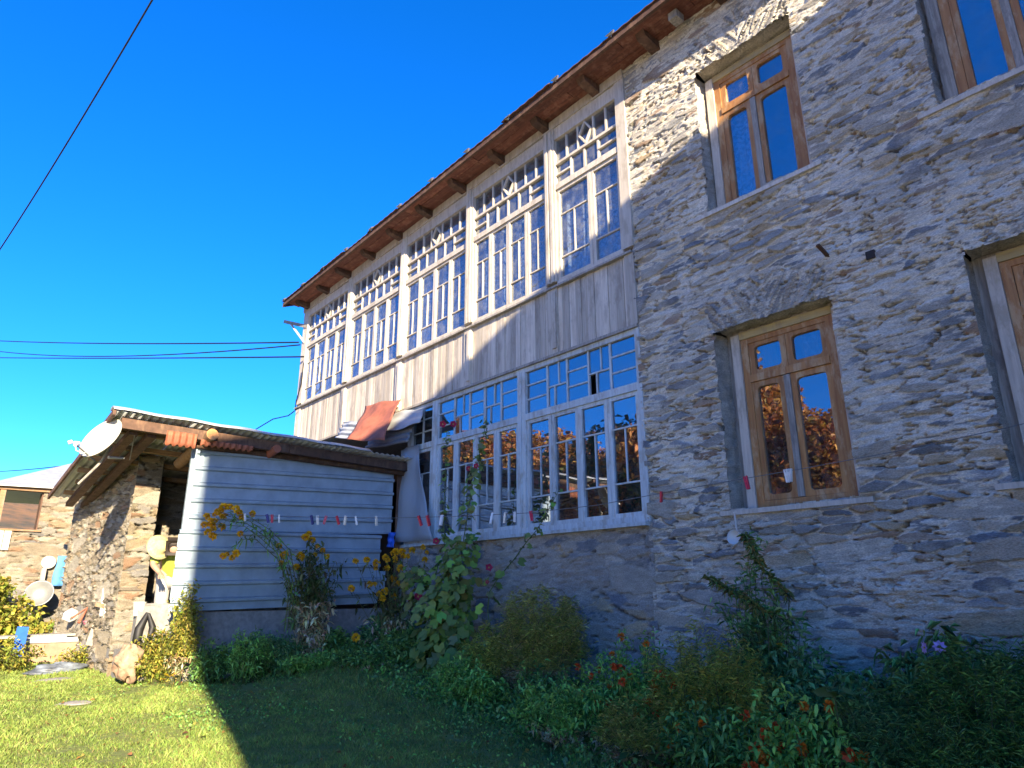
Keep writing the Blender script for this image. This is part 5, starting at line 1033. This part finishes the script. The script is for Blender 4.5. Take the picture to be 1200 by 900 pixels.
# sunlit plants by the shed corner and under the outhouse wall
def topX(x, y, X): return onX(x, y, X).z
bush('leafy_bush', gnd(-8.75, 2.55), topX(215, 688, -8.75), .16, .18, 'tall yellowing sunlit plant at the left corner of the shed', 'bush', nst=30, nl=2600, L=(.04, .07), W=.3, cols='lime', dryfrac=.15)
bush('leafy_bush', gnd(-9.1, 2.45), topX(195, 740, -9.1), .3, .28, 'low yellow green sunlit plants right of the tree stump', 'bush', nst=34, nl=3000, L=(.04, .07), W=.35, cols='lime')
bush('leafy_bush', gnd(-8.45, 3.2), topX(265, 742, -8.45), .25, .28, 'fresh green bush in the shadow before the concrete plinth', 'bush', nst=36, nl=2600, L=(.05, .08), W=.22, cols='fresh', full=True)
bush('leafy_bush', gnd(-8.55, 3.5), topX(305, 742, -8.5), .25, .42, 'dark weeds along the concrete plinth of the shed', 'bush', nst=34, nl=3000, L=(.05, .08), W=.3, cols='dark')
bush('leafy_bush', gnd(-8.6, 2.85), topX(238, 752, -8.6), .16, .25, 'shaded weeds at the corner where the plinth meets the sunlit plants', 'bush', nst=24, nl=1800, L=(.05, .08), W=.3, cols='mid')
bush('leafy_bush', gnd(-8.5, 4.35), topX(375, 742, -8.5), .25, .42, 'green weeds under the tall bushy rudbeckia', 'bush', nst=34, nl=3000, L=(.05, .09), W=.38, cols='mid')
bush('leafy_bush', gnd(-8.2, 3.9), topX(340, 772, -8.2), .3, .45, 'low leafy weeds spreading from the rudbeckia onto the lawn', 'bush', nst=34, nl=3000, L=(.04, .08), W=.4, cols='fresh')
bush('leafy_bush', gnd(-7.7, 4.4), topX(420, 765, -7.7), .35, .5, 'mixed weeds between the rudbeckias and the lawn', 'bush', nst=34, nl=3000, L=(.04, .08), W=.4, cols='mid', dryfrac=.1)
bush('climbing_plant', gnd(-13.6, 1.15), topX(15, 672, -13.6), .3, .42, 'sunlit green climber at the left edge below the loggia', 'plant', nst=40, nl=3200, L=(.06, .10), W=.7, cols='lime', full=True)
bush('climbing_plant', gnd(-13.5, 1.6), topX(50, 712, -13.5), .3, .4, 'low leafy climber under the aluminium wash basin', 'plant', nst=30, nl=1800, L=(.06, .10), W=.7, cols='lime', full=True)
bush('leafy_bush', gnd(-11.2, 1.1), topX(5, 750, -11.2), .3, .5, 'sunlit yellow weeds at the left end of the bathtub', 'bush', nst=24, nl=1500, L=(.04, .07), W=.4, cols='lime')
bush('leafy_bush', gnd(-11.2, 2.2), topX(95, 758, -11.2), .2, .45, 'low yellow flowering weeds along the front of the bathtub', 'bush', nst=26, nl=1300, L=(.03, .06), W=.4, cols='lime', flowers=('yellow',), fcount=6)
d_ = ray(197, 814); q = d_*(-1.05/d_.z); bush('leafy_bush', gnd(q.x, q.y), gz(q.x, q.y)+.07, .07, .07, 'tiny yellow flowering tuft in the sunlit lawn', 'flower tuft', nst=8, nl=60, L=(.02, .03), W=.4, cols='lime', flowers=('yellow',), fcount=5)

# --- lawn and ground cover
def grass(n, rmin, rmax, a0, a1, name, hgt, wid, cols, ymax=5.5, cond=None, bias=1.0, flop=.6):
    r = rmin+(rmax-rmin)*RNG.random(n)**bias; a = np.radians(RNG.uniform(a0, a1, n)); X = -r*np.sin(a); Y = r*np.cos(a)
    k = (Y < ymax)
    if cond is not None: k &= cond(X, Y)
    X, Y, r = X[k], Y[k], r[k]; n = len(X); Z = ground(X, Y); pn = fbm(X*1.6, Y*1.6, 5, 4); pn2 = fbm(X*7, Y*7, 8, 3)
    P = np.stack([X, Y, Z-.004], -1); L = hgt*RNG.uniform(.55, 1.3, n)*(1+.8*pn+.9*pn2); d = rdir(n, 0)*flop; d[:, 2] = 1; d /= np.linalg.norm(d, axis=1, keepdims=True)
    S = np.cross(d, rdir(n)); S /= np.linalg.norm(S, axis=1, keepdims=True); W = wid*RNG.uniform(.7, 1.3, n)*(.6+.16*r)
    mid = P+d*L[:, None]*.55; tip = P+d*L[:, None]+d*np.array((1, 1, -.4))*L[:, None]*.35
    V = np.stack([P-S*W[:, None], P+S*W[:, None], mid+S*W[:, None]*.7, tip, mid-S*W[:, None]*.7], 1).reshape(-1, 3); o = np.arange(n)[:, None]*5
    Fq = np.concatenate([o+np.array((0, 1, 2)), o+np.array((0, 2, 4)), o+np.array((4, 2, 3))])
    c = np.array(cols)[RNG.integers(0, len(cols), n)]*(1+RNG.normal(0, .2, (n, 1)))*(1+.5*pn[:, None]+.45*pn2[:, None]); dry = (RNG.random(n) < .07+.12*(pn > .2)); c[dry] = np.array((.30, .25, .10))*(1+RNG.normal(0, .15, (dry.sum(), 1)))
    return tag(link(name, npmesh(name, V, Fq, M['grass'], np.repeat(np.clip(c, .005, .8), 5, 0))), None, None, None, 'stuff')
GC = [(.26, .35, .075), (.21, .32, .07), (.31, .36, .095)]
o = grass(330000, 2.0, 12.5, 44, 92, 'lawn_grass', .037, .0020, GC, bias=1.15, cond=lambda X, Y: (Y < 4.9+.15*fbm(X*2, X*0, 4, 2)) & ((X > -9.1) | (Y < 2.6))); tag(o, 'short mown lawn, yellow green in the sun and deep green in the shade', 'grass')
o = grass(26000, 3.0, 11, 30, 72, 'tall_grass', .10, .0022, [(.16, .24, .07), (.22, .30, .09), (.12, .20, .06)], cond=lambda X, Y: (Y > 3.75+.35*fbm(X*1.7, Y*1.7, 6, 3)) & ((X > -8.8)), ymax=5.45); tag(o, 'longer tousled grass along the edge of the flower bed', 'grass')
nC = 15000; X = RNG.uniform(-8.4, -1.0, nC); Y = RNG.uniform(3.5, 5.5, nC); k = (Y > 3.95+.8*fbm(X*1.5, Y*1.5+7, 12, 3)-.25*sstep(-4.5, -3, X)); X, Y = X[k], Y[k]; nC = len(X)
P = np.stack([X, Y, ground(X, Y)+RNG.random(nC)*.12], -1); V, Fq, C = leafset(P, rdir(nC, .6), RNG.uniform(.03, .075, nC), RNG.uniform(.015, .04, nC), mixcols(G['mid']+G['fresh'], nC), .3, .2, full=True)
tag(link('ground_cover', npmesh('ground_cover', V, Fq, M['leaf'], C)), 'small leafy weeds covering the flower bed soil', 'weeds', None, 'stuff')

nC = 26000; X = RNG.uniform(-9, -1.5, nC); Y = RNG.uniform(1.6, 5.2, nC); k = fbm(X*1.9, Y*1.9, 44, 4)+.30*(Y-3.6)+.25*RNG.normal(0, 1, nC) > .05; X, Y = X[k], Y[k]; nC = len(X)
P = np.stack([X, Y, ground(X, Y)+RNG.uniform(.01, .05, nC)], -1); V, Fq, C = leafset(P, rdir(nC, .3), RNG.uniform(.015, .045, nC), RNG.uniform(.010, .022, nC), mixcols(G['mid']+G['fresh']+G['fresh'], nC), .2, .2, full=True)
tag(link('lawn_weeds', npmesh('lawn_weeds', V, Fq, M['leaf'], C)), 'clover and small weeds spreading through the shaded lawn', 'weeds', None, 'stuff')

nF = 420; X = RNG.uniform(-12, -2, nF); Y = RNG.uniform(.6, 5, nF); P = np.stack([X, Y, ground(X, Y)+.02], -1); dd = rdir(nF); dd[:, 2] *= .25; V, Fq, C = leafset(P, dd, RNG.uniform(.025, .06, nF), RNG.uniform(.018, .035, nF), mixcols([(.30, .20, .05), (.22, .12, .05), (.38, .30, .08)], nF), .1, .25, full=True)
tag(link('fallen_leaves', npmesh('fallen_leaves', V, Fq, M['leaf'], C)), 'dry fallen leaves scattered over the lawn', 'fallen leaves', None, 'stuff')

# --- trees on the slope behind the viewer (seen in the window panes)
def treeproto(cols, h, wdt, conifer=False):
    n = 8000; u = RNG.random(n); a = RNG.random(n)*2*PI
    if conifer:
        z = h*(.12+.88*u); rr = wdt*(1.02-u)*(.55+.45*RNG.random(n)); P = np.stack([rr*np.cos(a), rr*np.sin(a), z], -1)
    else:
        nc = 16; cc = rdir(nc, .1)*RNG.uniform(.3, 1, (nc, 1))*np.array((wdt*.75, wdt*.75, h*.30))+np.array((0, 0, h*.64)); P = cc[RNG.integers(0, nc, n)]+rdir(n)*(RNG.random((n, 1))**.4)*wdt*.40
    L = RNG.uniform(.16, .32, n)*h/9
    return npmesh('crown', *leafset(P, rdir(n), L, L*.7, mixcols(cols, n, .3), .2, .2)[:2], M['leaf'], np.repeat(mixcols(cols, n, .3), 4, 0))
protos = [('autumn_tree', treeproto([(.50, .24, .06), (.40, .18, .05), (.55, .30, .09)], 8, 3.0), 'orange autumn tree on the slope across the yard'),
          ('autumn_tree', treeproto([(.42, .24, .08), (.32, .18, .06), (.50, .27, .08)], 7, 2.6), 'brown autumn tree on the slope across the yard'),
          ('green_tree', treeproto([(.09, .12, .03), (.13, .14, .04)], 8, 2.8), 'olive green tree on the slope across the yard'),
          ('conifer', treeproto([(.035, .06, .03), (.05, .08, .04)], 10, 2.0, True), 'dark conifer on the slope across the yard')]
tm = MB(); tm.tube([(0, 0, -.5), (.1, 0, 2), (0, .1, 4), (.1, 0, 6)], [.22, .17, .11, .04], 8, False)
for a in range(6): tm.tube([(.03, 0, 2.2+.5*a), (1.4*math.cos(a*1.9), 1.4*math.sin(a*1.9), 3.6+.5*a)], [.07, .02], 5, False)
trunkme = tm.mesh('trunk', M['treebark'])
spots = [(-10.5, -10, 0), (-13, -9, 0), (-17.5, -11, 1), (-8, -12, 1), (-15, -15, 0), (-11.5, -15, 2), (-20.5, -14, 0), (-5.5, -14, 2), (-23.5, -12, 1), (-7.5, -17, 0)]
for i in range(16): spots.append((-9-1.25*i+random.uniform(-.5, .5), -7.5-.28*i+random.uniform(-2.2, 1.2), random.choice((0, 0, 1, 2))))
for i in range(150):
    az = random.uniform(.02, 1.45); rr = random.uniform(27, 95); spots.append((-rr*math.cos(az), -rr*math.sin(az), random.choice((0, 0, 1, 1, 1, 2, 3))))
for i, (x, y, k) in enumerate(spots):
    nme, me, lab = protos[k]; r = empty(nme, (x, y, gz(x, y)), lab, 'tree', {'autumn_tree': 'autumn trees on the slope', 'green_tree': 'green trees on the slope', 'conifer': 'conifers on the slope'}[nme])
    s = random.uniform(.82, 1.08) if i < 26 else random.uniform(.55, .95); r.scale = (s, s, s*random.uniform(.9, 1.1)); r.rotation_euler.z = random.uniform(0, 6)
    for nm_, me_ in (('crown', me), ('trunk', trunkme)): o = bpy.data.objects.new(nm_, me_); COL.objects.link(o); o.parent = r
